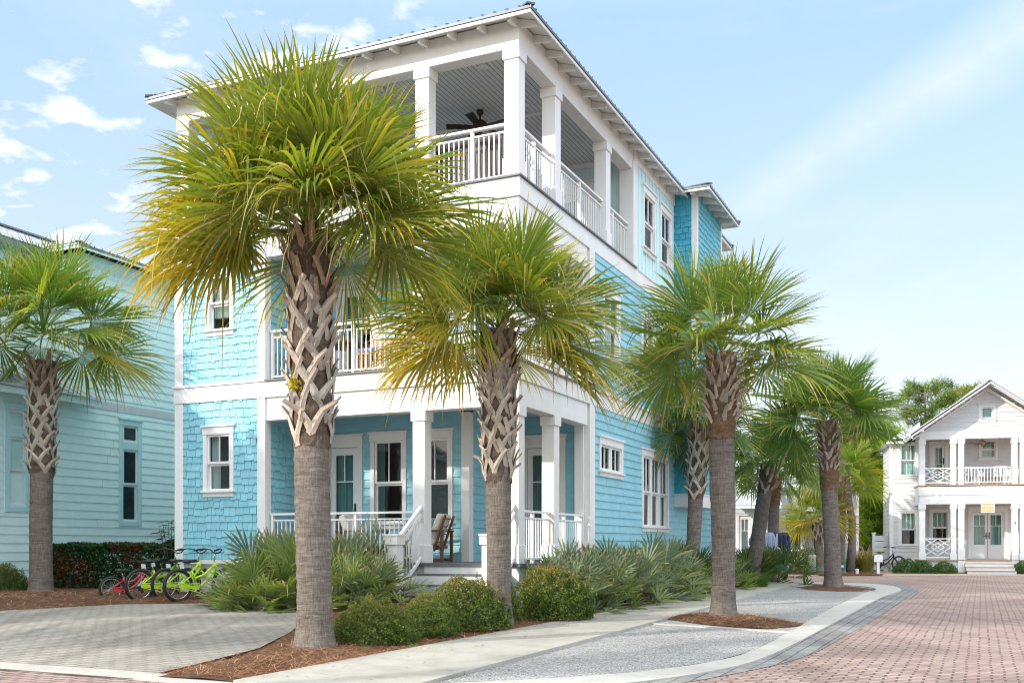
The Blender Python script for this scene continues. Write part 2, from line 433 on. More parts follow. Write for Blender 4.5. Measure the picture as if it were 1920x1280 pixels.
def recess(w, T, A0, A1, Z0, Z1, curtain):
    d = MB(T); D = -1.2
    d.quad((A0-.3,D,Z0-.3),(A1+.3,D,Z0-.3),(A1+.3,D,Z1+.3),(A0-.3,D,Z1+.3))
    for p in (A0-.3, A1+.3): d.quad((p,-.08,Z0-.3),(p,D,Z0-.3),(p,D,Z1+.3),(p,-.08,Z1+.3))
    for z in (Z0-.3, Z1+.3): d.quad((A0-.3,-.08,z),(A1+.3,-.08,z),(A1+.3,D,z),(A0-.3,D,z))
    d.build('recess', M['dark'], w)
    if curtain:
        kind, side, frac, zf = curtain
        c = MB(T); n = 40
        spans = {'l': [(A0, A0+(A1-A0)*frac)], 'r': [(A1-(A1-A0)*frac, A1)], 'b': [(A0, A0+(A1-A0)*frac), (A1-(A1-A0)*frac, A1)], 'f': [(A0, A1)]}[side]
        for p, q in spans:
            pts = [(p+(q-p)*i/n, -.16+.035*math.sin(i*1.25)+.01*math.sin(i*3.1)) for i in range(n+1)]
            for (x0,b0),(x1,b1) in zip(pts, pts[1:]): c.quad((x0,b0,Z0+(Z1-Z0)*zf),(x1,b1,Z0+(Z1-Z0)*zf),(x1,b1,Z1),(x0,b0,Z1))
        c.build('curtain', M[kind], w, smooth=True)
def door(par, T, a0, a1, z0, z1, curtain=None, leaves=1, jamb=.13, head=.28, handle='r', trim='white', crossz=.30, panel=.22, name='door'):
    m = MB(T)
    m.box(a0, a0+jamb, -.05, .045, z0, z1-head); m.box(a1-jamb, a1, -.05, .045, z0, z1-head)
    m.box(a0-.01, a1+.01, -.05, .052, z1-head, z1-.045); m.box(a0-.05, a1+.05, -.05, .09, z1-.045, z1)
    d = m.build('door_frame', M[trim], par, bevel=.004)
    A0, A1, Z1 = a0+jamb, a1-jamb, z1-head
    lw = (A1-A0)/leaves; s, g, h = MB(T), MB(T), MB(T)
    for k in range(leaves):
        p, q = A0+lw*k+.008, A0+lw*(k+1)-.008; st = .115
        s.box(p, p+st, -.045, 0, z0+.01, Z1-.01); s.box(q-st, q, -.045, 0, z0+.01, Z1-.01)
        s.box(p+st, q-st, -.045, 0, z0+.01, z0+panel); s.box(p+st, q-st, -.045, 0, Z1-.16, Z1-.01)
        zc = Z1 - (Z1-z0)*crossz; xm = (p+q)/2
        s.box(p+st, q-st, -.035, -.008, zc-.014, zc+.014); s.box(xm-.012, xm+.012, -.035, -.008, zc+.014, Z1-.16)
        g.quad((p+st,-.025,z0+panel),(q-st,-.025,z0+panel),(q-st,-.025,Z1-.16),(p+st,-.025,Z1-.16))
        hx = (q-.055) if (handle == 'r') == (k == 0) else (p+.055)
        h.box(hx-.022, hx+.022, 0, .012, z0+.92, z0+1.22); h.bar((hx, .05, z0+1.04), (hx-.11, .05, z0+1.04), .02, .02); h.box(hx-.01,hx+.01,.01,.055,z0+1.03,z0+1.05)
    leaf = s.build('door_leaf', M['whiteclean'], d, bevel=.004); g.build('pane', M['glass'], d); h.build('handle', M['bronze'], d)
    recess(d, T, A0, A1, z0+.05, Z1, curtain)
    return (a0+.02, a1-.02, z0, z1-.02)

def railing(par, T, a0, a1, zf, h=.95, post=None, b=0.0, step=.105, low=.07, upper=.13):
    m = MB(T)
    m.box(a0, a1, b-.045, b+.045, zf+h-.04, zf+h); m.box(a0, a1, b-.022, b+.022, zf+h-upper-.03, zf+h-upper)
    m.box(a0, a1, b-.022, b+.022, zf+low, zf+low+.03)
    n = max(2, int(round((a1-a0)/step)))
    for i in range(n):
        x = a0 + (a1-a0)*(i+.5)/n
        if any(abs(x-pp) < .05 for pp in (post or ())): continue
        m.box(x-.0095, x+.0095, b-.0095, b+.0095, zf+low+.03, zf+h-upper-.03)
    for pp in (post or ()): m.box(pp-.03, pp+.03, b-.03, b+.03, zf, zf+h-.04)
    return m.build('railing', M['whiteclean'], par)
def column(par, x0, x1, y0, y1, z0, z1, cap=.19, base=.34):
    m = MB(); m.box(x0, x1, y0, y1, z0, z1); o = m.build('column', M['white'], par, bevel=.006)
    c = MB(); e = .028
    c.box(x0-e, x1+e, y0-e, y1+e, z1-cap, z1-.003); c.build('capital', M['white'], o, bevel=.005)
    if base:
        c = MB(); c.box(x0-e*.8, x1+e*.8, y0-e*.8, y1+e*.8, z0+.003, z0+base); c.build('column_base', M['white'], o, bevel=.005)
    return o
# ================================================================ the aqua beach house
D0 = 18.2
HC = ((973-CX)/F*D0, D0)
HOUSE = thing('beach_house', 'three storey aqua house with white porches stacked at its corner', 'house', (HC[0], HC[1], 0), -HR)
MH = Matrix.Translation((HC[0], HC[1], 0)) @ Matrix.Rotation(-HR, 4, 'Z')
def hw(x, y, z=0): return tuple(MH @ Vector((x, y, z)))
H = HOUSE
FL1, FL2, FL3 = .92, 4.555, 7.855
# --- tower shingles
holesF = []
holesF.append(window(H, TF(0), -7.2, -6.4, 2.28, 3.74, curtain=('palecurtain', 'l', .3, 0)))
holesF.append(window(H, TF(0), -7.14, -6.4, 5.60, 7.02, curtain=('palecurtain', 'f', 1, .25)))
m = MB(TF(0)); base = (.235, .525, .62)
shingles(m, -7.74, -5.80, .96, 4.22, holesF, base=base, sd=1)
shingles(m, -7.74, -5.80, 4.60, 7.5, holesF, base=base, sd=2)
m.T = TR(-5.63)
shingles(m, .16, 1.75, .92, 4.22, base=base, sd=3); shingles(m, .16, 1.75, 4.55, 7.5, base=base, sd=4)
m.build('shingle_wall', M['shingle'], H, recalc=False)
# left flank, back and hidden shell
m = MB(); m.box(-7.95, -7.93, .2, 17.5, .2, 7.85); m.box(-7.93, 0, 17.48, 17.5, .2, 7.85); m.box(-7.93, 0, 14.98, 15.0, 7.85, 10.6); m.box(-7.95,-7.93,6.69,15.0,7.86,10.6)
m.build('wall', M['aqua'], H)
# --- corner boards and trim
def piece(name, mat, *bxs, bevel=.005):
    m = MB()
    for q in bxs: m.box(*q)
    return m.build(name, M[mat], H, bevel=bevel)
for z0, z1 in ((.95, 4.22), (4.60, 7.5)):
    piece('corner_board', 'white', (-7.97, -7.74, -.035, .2, z0, z1)); piece('corner_board', 'white', (-5.80, -5.60, -.035, .16, z0, z1))
piece('water_table', 'white', (-7.99, -5.58, -.04, .22, .86, .95))
for z0, z1 in ((.5, 4.22), (4.60, 7.5)):
    piece('corner_board', 'white', (-.10, .035, 3.56, 3.86, z0, z1)); piece('pilaster', 'white', (-.30, -.10, 3.5, 3.72, z0, z1))
piece('corner_board', 'white', (-2.06, -1.875, 1.715, 1.9, .92, 3.95)); piece('corner_board', 'white', (-2.06, -1.875, 1.715, 1.9, 4.56, 7.2))
piece('pilaster', 'white', (-.32, .036, 6.5, 6.82, 7.86, 10.37))
piece('corner_board', 'white', (-.02, .035, 17.2, 17.53, .5, 7.8)); piece('corner_board', 'white', (-.02, .035, 14.75, 15.02, 7.87, 10.6))
piece('frieze', 'white', (-.03, .03, 6.605, 15.0, 10.36, 10.66))
# --- floor bands
for z0, z1 in ((4.225, 4.545), (7.495, 7.835)): piece('floor_band', 'white', (-7.99, .03, -.045, .24, z0, z1), (-.26, .03, .24, 17.5, z0, z1), bevel=.004)
piece('band_cap', 'white', (-8.01, -5.59, -.075, .2, 4.545, 4.60)); piece('band_cap', 'white', (.0, .065, 3.86, 10.08, 4.545, 4.60)); piece('band_cap', 'white', (.0, .05, 6.85, 10.08, 7.835, 7.87))
# --- porch beams
for z0, z1 in ((3.765, 4.222), (7.06, 7.492)):
    piece('beam', 'white', (-5.60, 0, 0.0, .28, z0, z1), (-.28, -.003, .28, 3.5, z0+.003, z1), bevel=.006)
piece('beam', 'white', (-7.95, 0, 0.0, .30, 10.16, 10.66), (-.30, -.003, .30, 6.6, 10.163, 10.66), (-7.95, -7.65, .30, 6.6, 10.163, 10.66), bevel=.006)
# --- decks
for q in ((-5.62, .06, -.06, 3.72, .865, FL1), (-5.58, .07, -.085, 3.72, 4.546, 4.578), (-8.02, .07, -.085, 6.69, 7.836, 7.868)): piece('deck', 'deck', q, bevel=0)
m = MB(); m.box(-5.62, .0, .0, 3.7, .25, .86); m.box(-7.9, -5.62, .05, 3, .2, .86); m.box(-2.0, -.02, 3.7, 17.45, .1, .5)
m.box(-7.9, -2, 3.7, 17.4, .1, .3); m.box(-7.9, -.05, 15.0, 17.45, 7.72, 7.84)
m.build('foundation', M['skirt'], H)
# --- right wall
RW = [window(H, TR(0), 4.14, 5.72, 2.78, 3.64, units=2, top=.98, curtain=('palecurtain','l',.2,0)),
      window(H, TR(0), 7.19, 9.50, 1.62, 3.64, units=3, curtain=('palecurtain','b',.16,0)),
      window(H, TR(0), 4.36, 5.52, 5.36, 6.95, curtain=('blind','f',1,0)),
      window(H, TR(0), 7.15, 8.28, 5.36, 6.95), window(H, TR(0), 8.85, 9.75, 5.36, 6.95)]
R3 = [window(H, TR(0), 7.26, 8.32, 8.44, 10.06), window(H, TR(0), 8.74, 9.80, 8.44, 10.06)]
m = MB(TR(0)); lap(m, 3.86, 17.2, .5, 4.222, RW, .172); lap(m, 3.86, 17.2, 4.60, 7.495, RW, .172)
m.build('lap_wall', M['aqua'], H, recalc=False)
m = MB(TR(0)); battens(m, 6.8, 14.8, 7.87, 10.62, R3)
m.T = TF(6.69); 
d3 = door(H, TF(6.69), -2.15, -1.05, FL3+.02, 10.1, ('curtain','l',.5,0)); w3 = window(H, TF(6.69), -4.6, -3.4, 8.5, 10.0)
battens(m, -7.93, -.1, 7.87, 10.62, [d3, w3]); m.build('batten_wall', M['pale'], H, recalc=False)
# --- porch walls, both storeys
PW, PB, PS = [], [], []
PW.append(door(H, TF(1.75), -5.38, -4.43, FL1, 3.62, ('curtain','f',1,0)))
PW.append(window(H, TF(1.75), -4.23, -3.35, 1.62, 3.64, curtain=('curtain','l',.2,0)))
PW.append(window(H, TF(1.75), -3.12, -2.26, 1.62, 3.64, curtain=('curtain','r',.16,0)))
PB.append(door(H, TF(3.73), -1.62, -.58, FL1, 3.64, ('curtain','l',.45,0)))
PS.append(window(H, TR(-1.9), 2.45, 3.4, 1.62, 3.64))
PW.append(door(H, TF(1.75), -5.1, -4.0, FL2+.02, 7.0, ('curtain','l',.5,0), handle='l'))
PW.append(window(H, TF(1.75), -3.4, -2.4, 5.3, 7.0, curtain=('palecurtain','b',.2,0)))
PB.append(door(H, TF(3.73), -1.62, -.58, FL2+.02, 7.0, ('curtain','l',.45,0)))
m = MB(TF(1.75))
for z0, z1 in ((FL1, 4.1), (4.575, 7.4)):
    m.T = TF(1.75); lap(m, -5.61, -2.06, z0, z1, PW, .172)
    m.T = TR(-1.9); lap(m, 1.9, 3.70, z0, z1, PS, .172)
    m.T = TF(3.73); lap(m, -1.88, -.30, z0, z1, PB, .172)
m.build('porch_wall', M['aqua'], H, recalc=False)
# --- ceilings with beaded boards
def ceiling(x0, x1, y0, y1, z, parent=H, along='y'):
    m = MB(); w = .105; x = x0
    while x < x1 - .01:
        q = min(x+w, x1); m.quad((x+.006,y0,z),(q-.006,y0,z),(q-.006,y1,z),(x+.006,y1,z)); x = q
    o = m.build('porch_ceiling', M['ceil'], parent, recalc=False); m = MB(); m.quad((x0,y0,z+.03),(x1,y0,z+.03),(x1,y1,z+.03),(x0,y1,z+.03)); m.build('ceiling_backing', M['dark'], o); return o
ceiling(-5.6, -.28, .28, 3.72, 4.04); ceiling(-5.6, -.28, .28, 3.72, 7.30); c3 = ceiling(-7.65, -.3, .3, 6.68, 10.52)
m = MB(); m.box(-7.65,-.3,3.42,3.54,10.49,10.517); m.box(-4.05,-3.95,.3,6.68,10.488,10.516); m.box(-7.65,-.3,6.6,6.68,10.40,10.517); m.build('ceiling_batten', M['white'], c3)
for x, y in ((-1.25,1.1),(-1.25,3.0),(-1.25,5.0),(-3.6,1.1),(-6,1.1),(-3.6,3.0),(-6.2,5)):
    m = MB(); m.lathe([(.05,-.004),(.075,-.012),(.105,-.010),(.11,0)], 18, (x,y,10.515)); m.build('ceiling_light', M['whiteclean'], H, smooth=True)
# --- columns
for z0, z1 in ((FL1, 3.768), (FL2+.022, 7.065)):
    column(H, -.275, -.01, .012, .275, z0, z1); column(H, -2.2, -1.94, .012, .275, z0, z1)
    column(H, -.275, -.01, 1.68, 1.95, z0, z1)
for x in (-.30, -2.14, -4.05, -5.95, -7.92): column(H, x, x+.285, .012, .295, FL3+.012, 10.165)
for y in (1.74, 4.70): column(H, -.295, -.012, y, y+.285, FL3+.012, 10.168)
# --- railings
railing(H, TF(.14), -5.58, -2.2, FL1, .98, (-5.54, -3.55), low=.08)
railing(H, TR(-.14), .28, 1.68, FL1, .98, (.92,)); railing(H, TR(-.14), 1.95, 3.48, FL1, .98, (2.5, 3.44))
for z, segs in ((FL2+.022, ((-5.58,-2.2,(-5.54,-3.6)), (-1.94,-.28,()))), (FL3+.012, ((-1.855,-.30,(-1.0,)), (-3.765,-2.14,(-2.95,)), (-5.665,-4.05,(-4.85,)), (-7.63,-5.95,(-6.8,))))):
    for a, b, p in segs: railing(H, TF(.14), a, b, z, 1.02, p)
railing(H, TR(-.14), .28, 1.68, FL2+.022, 1.02, (.95,)); railing(H, TR(-.14), 1.95, 3.48, FL2+.022, 1.02, (2.6,3.44))
railing(H, TR(-.14), .30, 1.74, FL3+.012, 1.02, (.98,)); railing(H, TR(-.14), 2.03, 4.70, FL3+.012, 1.02, (3.35,)); railing(H, TR(-.14), 4.99, 6.5, FL3+.012, 1.02, (5.45,))
# --- stairs
st = MB(); rs = MB()
for k in range(3):
    z = FL1 - .19*(k+1); y1 = -.06 - .28*k if k else -.0
    st.box(-1.93, -.16, -.30-.28*k, -.02-.28*k, z-.04, z)
    rs.box(-1.93, -.16, -.03-.28*k, -.012-.28*k, z, z+.152 if k else z+.148)
rs.box(-1.93, -.16, -.87, -.85, .05, .312); rs.box(-1.95,-1.93,-.85,-.02,.05,.7); rs.box(-.16,-.14,-.85,-.02,.05,.7)
s_ = rs.build('stairs', M['white'], H); st.build('tread', M['deck'], s_)
for x0, x1 in ((-2.13, -1.90), (-.22, .01)):
    m = MB(); m.box(x0, x1, -1.06, -.83, .05, 1.26); nb = m.build('newel_post', M['white'], H, bevel=.006)
    c = MB(); c.box(x0-.03, x1+.03, -1.09, -.80, 1.26, 1.41); c.box(x0-.045, x1+.045, -1.105, -.785, 1.41, 1.45); c.build('capital', M['white'], nb, bevel=.005)
    xm = (x0+x1)/2; m = MB()
    p, q = Vector((xm, -.82, 1.36)), Vector((xm, .02, 1.97))
    m.bar(p, q, .07, .06); m.bar(p-Vector((0,0,.16)), q-Vector((0,0,.16)), .05, .04); m.bar(p-Vector((0,0,.95)), q-Vector((0,0,.95)), .05, .05)
    for i in range(7):
        t = (i+.7)/7.6; a = p.lerp(q, t); m.bar(a-Vector((0,0,.95)), a-Vector((0,0,.17)), .02, .02, (0,1,0))
    m.build('stair_railing', M['whiteclean'], H)
# --- bay on the right wall
bw = window(H, TR(.6), 11.05, 12.1, 3.42, 5.3)
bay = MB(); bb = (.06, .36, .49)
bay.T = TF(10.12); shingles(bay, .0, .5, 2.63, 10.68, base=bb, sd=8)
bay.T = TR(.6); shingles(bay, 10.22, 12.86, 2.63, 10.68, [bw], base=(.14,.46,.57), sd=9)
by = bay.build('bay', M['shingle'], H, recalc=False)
m = MB(); m.box(.48, .635, 10.09, 10.24, 2.63, 10.6); m.box(.48, .635, 12.83, 12.98, 2.63, 10.6); m.box(0, .66, 10.06, 13.0, 2.28, 2.60); m.box(0, .68, 10.04, 13.02, 2.60, 2.635)
m.box(0, .6, 12.9, 12.96, 2.6, 10.6)
m.build('trim', M['white'], by, bevel=.004)
# --- roofs
SL = math.tan(R(17))
def hip(x0, x1, y0, y1, z, ribs=True, mat='metalroof', name='roof', parent=H, tails=True, wall=.65, step=.235, skip=(), slope=SL, tailmat='white'):
    hw_ = min(x1-x0, y1-y0)/2; zt = z + hw_*slope; m = MB()
    if x1-x0 < y1-y0: r0, r1 = ((x0+x1)/2, y0+hw_), ((x0+x1)/2, y1-hw_)
    else: r0, r1 = (x0+hw_, (y0+y1)/2), (x1-hw_, (y0+y1)/2)
    for t, s in ((0, 0), (-.05, 0)):
        P = [(x0,y0,z+t),(x1,y0,z+t),(x1,y1,z+t),(x0,y1,z+t),(r0[0],r0[1],zt+t),(r1[0],r1[1],zt+t)]
        if x1-x0 < y1-y0: m.add(P, [(0,1,4),(1,2,5,4),(2,3,5),(3,0,4,5)])
        else: m.add(P, [(0,1,5,4),(1,2,5),(2,3,4,5),(3,0,4)])
    for a, b in (((x0,y0),(x1,y0)),((x1,y0),(x1,y1)),((x1,y1),(x0,y1)),((x0,y1),(x0,y0))):
        m.quad((*a,z-.05),(*b,z-.05),(*b,z),(*a,z))
    if ribs:
        def rib(p, d, ln):
            if ln > .15: m.bar((p[0],p[1],z+.012), (p[0]+d[0]*ln, p[1]+d[1]*ln, z+.012+ln*slope), .035, .034)
        n = int((x1-x0)/step)
        for i in range(1, n):
            x = x0+(x1-x0)*i/n; ln = min(hw_, x-x0, x1-x); rib((x,y0),(0,1),ln); rib((x,y1),(0,-1),ln)
        n = int((y1-y0)/step)
        for i in range(1, n):
            y = y0+(y1-y0)*i/n; ln = min(hw_, y-y0, y1-y); rib((x1,y),(-1,0),ln); rib((x0,y),(1,0),ln)
    for c, r in (((x0,y0),r0),((x1,y0),r0 if x1-x0 < y1-y0 else r1),((x1,y1),r1),((x0,y1),r1 if x1-x0 < y1-y0 else r0)):
        m.bar((*c,z+.025),(*r,zt+.025),.16,.03)
    ro = m.build(name, M[mat], parent)
    f = MB(); g = .02
    f.box(x0+g,x1-g,y0+g,y0+g+.03,z-.115,z-.053); f.box(x0+g,x1-g,y1-g-.03,y1-g,z-.115,z-.053); f.box(x0+g,x0+g+.03,y0+g+.03,y1-g-.03,z-.115,z-.053); f.box(x1-g-.03,x1-g,y0+g+.03,y1-g-.03,z-.115,z-.053)
    f.build('fascia', M[tailmat], ro)
    sf = MB()   # soffit boards following the roof slope
    i0, i1 = .05, wall+.1; za, zb = z-.075+i0*slope, z-.075+i1*slope
    A = [(x0+i0,y0+i0),(x1-i0,y0+i0),(x1-i0,y1-i0),(x0+i0,y1-i0)]; B = [(x0+i1,y0+i1),(x1-i1,y0+i1),(x1-i1,y1-i1),(x0+i1,y1-i1)]
    for k in range(4): sf.quad((*A[k],za),(*A[(k+1)%4],za),(*B[(k+1)%4],zb),(*B[k],zb))
    sf.build('soffit', M[tailmat], ro)
    if tails:
        def tail(p, d):
            tb = MB(); q = (p[0]+d[0]*(wall+.02), p[1]+d[1]*(wall+.02))
            s0 = (p[0]+d[0]*.10, p[1]+d[1]*.10); zz = z-.085
            w = .028; ax = (-d[1]*w, d[0]*w)
            za_, zb_ = zz+.10*slope, zz+(wall+.02)*slope
            pts = []
            for (c, zt_, dz) in ((s0, za_, .10), (q, zb_, .15)):
                for sg in (-1, 1): pts.append(((c[0]+ax[0]*sg, c[1]+ax[1]*sg, zt_-dz), (c[0]+ax[0]*sg, c[1]+ax[1]*sg, zt_)))
            tb.hexa([pts[0][0],pts[1][0],pts[3][0],pts[2][0],pts[0][1],pts[1][1],pts[3][1],pts[2][1]])
            tb.build('rafter_tail', M[tailmat], ro)
        n = int((x1-x0-2*wall)/.6)
        for i in range(n+1):
            x = x0+wall+.05+(x1-x0-2*wall-.1)*i/n; tail((x,y0),(0,1))
        n = int((y1-y0-2*wall)/.62)
        for i in range(n+1):
            y = y0+wall+.05+(y1-y0-2*wall-.1)*i/n
            if not any(a < y < b for a, b in skip): tail((x1,y),(-1,0))
    return ro
hip(-8.42, .42, -.42, 15.4, 10.62, wall=.42, skip=((9.6,13.2),))
hip(-2.2, 1.10, 9.62, 13.2, 10.64, step=.25, wall=.48)
# ================================================================ things on the porches
def hthing(name, label, cat, x, y, z, rz=0, group=None): return thing(name, label, cat, hw(x, y, z), -HR + rz, group)
# teak armchair on the lower porch, seen from its side
ch = hthing('porch_armchair', 'brown teak armchair with cream cushions on the lower porch', 'armchair', -2.42, 1.02, FL1, R(12))
def armchair(ch, wood='wood', cush='cushion', w=.72):
    m = MB()
    for s in (-w/2, w/2-.05):
        y0 = s
        m.box(-.40, -.34, y0, y0+.05, 0, .60); m.box(.34, .40, y0, y0+.05, 0, .60); m.box(-.42, .42, y0-.01, y0+.06, .60, .635)
        m.box(-.34, .34, y0, y0+.05, .02, .07)
    m.build('arm_frame', M[wood], ch, bevel=.006)
    m = MB(); m.bar((-.36,0,.20),(.30,0,.30),w-.1,.05,(0,0,1)); m.box(-.38,-.34,-w/2+.05,w/2-.05,.16,.32); m.build('seat_frame', M[wood], ch)
    m = MB()
    for s in (-w/2+.04, w/2-.09): m.bar((.20,s,.22),(.44,s,.92),.05,.04,(1,0,0))
    for i in range(4): m.bar((.26+.05*i,-w/2+.06,.40+.15*i),(.26+.05*i,w/2-.11,.40+.15*i),.05,.02)
    m.build('backrest', M[wood], ch)
    m = MB(); m.bar((-.34,0,.33),(.24,0,.40),w-.12,.13); m.build('seat_cushion', M[cush], ch, bevel=.03)
    m = MB(); m.bar((.12,0,.42),(.33,0,.94),w-.12,.14,(1,0,0)); m.build('back_cushion', M[cush], ch, bevel=.03)
armchair(ch)
pl = MB(); pl.bar((-.02,.02,.47),(.14,.0,.86),.42,.13,(1,0,0)); o = pl.build('throw_pillow', M['bluecushion'], None, bevel=.04)
o.location = hw(-2.42, 1.02, FL1); o.rotation_euler = (0,0,-HR); tag(o, 'blue throw pillow leaning on the teak porch armchair', 'pillow')
ch2 = hthing('porch_armchair', 'teak armchair with cream cushions behind the porch railing, half hidden by fan leaves', 'armchair', -4.0, 1.05, FL1, R(180)); armchair(ch2)
# middle balcony furniture
t = hthing('patio_table', 'round wooden patio table on the middle balcony', 'table', -4.15, .72, FL2+.022)
m = MB(); m.lathe([(.02,.68),(.44,.68),(.46,.70),(.46,.735),(.44,.74)], 28); m.build('tabletop', M['wood'], t)
for k in range(4):
    a = k*math.pi/2+.6; m = MB(); m.bar((.32*math.cos(a),.32*math.sin(a),0),(.26*math.cos(a),.26*math.sin(a),.69),.05,.05); m.build('leg', M['tanwood'], t)
b = hthing('patio_bench', 'tan slatted bench with lavender cushion on the middle balcony', 'bench', -3.05, .75, FL2+.022)
m = MB()
for i in range(14): m.box(-.72+i*.105, -.72+i*.105+.07, -.30, -.27, .02, .46)
m.box(-.75,.75,-.31,-.26,.44,.48); m.build('slat_front', M['tanwood'], b)
m = MB(); m.box(-.74,.74,-.26,.28,.40,.44); m.build('seat', M['tanwood'], b)
m = MB(); m.box(-.70,.72,-.27,.26,.482,.58); m.build('cushion', M['purple'], b, bevel=.03)
m = MB(); m.bar((0,.28,.44),(0,.36,.86),1.4,.05,(0,1,0)); m.build('backrest', M['tanwood'], b)
# top terrace
w = hthing('wicker_sofa', 'grey woven wicker sofa behind the top terrace railing', 'sofa', -1.35, .86, FL3+.012)
m = MB(); m.bar((0,-.36,.05),(0,-.40,.98),1.62,.10,(0,1,0)); bk = m.build('backrest', M['wicker'], w, bevel=.03)
bk.rotation_euler = (0,0,0)
m = MB(); m.box(-.80,.80,-.30,.40,.06,.40); m.build('seat', M['wicker'], w, bevel=.02)
for x in (-.86,.74):
    m = MB(); m.box(x,x+.12,-.34,.42,.04,.64); m.build('arm', M['wicker'], w, bevel=.03)
m = MB(); m.box(-.72,.72,-.28,.38,.402,.52); m.build('cushion', M['cushion'], w, bevel=.03)
def fan(name, label, loc, mat='bronze', r=.72, rz=0):
    f = thing(name, label, 'ceiling fan', loc, rz)
    m = MB(); m.lathe([(.075,0),(.08,-.03),(.055,-.09),(.018,-.10),(.018,-.22)], 18); m.build('mount', M[mat], f, smooth=True)
    m = MB(); m.lathe([(.03,-.20),(.10,-.22),(.15,-.27),(.155,-.34),(.12,-.39),(.06,-.42),(.05,-.47),(.02,-.49)], 22); m.build('motor', M[mat], f, smooth=True)
    for k in range(5):
        a = k*2*math.pi/5 + .35; c, s = math.cos(a), math.sin(a)
        P = lambda u, v, z: (u*c - v*s, u*s + v*c, z)
        m = MB(); m.hexa([P(.14,-.05,-.36),P(.14,.05,-.34),P(.3,.075,-.335),P(.3,-.075,-.365),P(.14,-.05,-.35),P(.14,.05,-.33),P(.3,.075,-.325),P(.3,-.075,-.355)])
        m.hexa([P(.3,-.075,-.365),P(.3,.075,-.335),P(r,.085,-.33),P(r,-.085,-.37),P(.3,-.075,-.355),P(.3,.075,-.325),P(r,.085,-.32),P(r,-.085,-.36)]); m.build('blade', M[mat], f)
    return f
fan('ceiling_fan', 'dark bronze ceiling fan hanging over the top terrace', hw(-2.2, 2.85, 10.505), rz=.3)

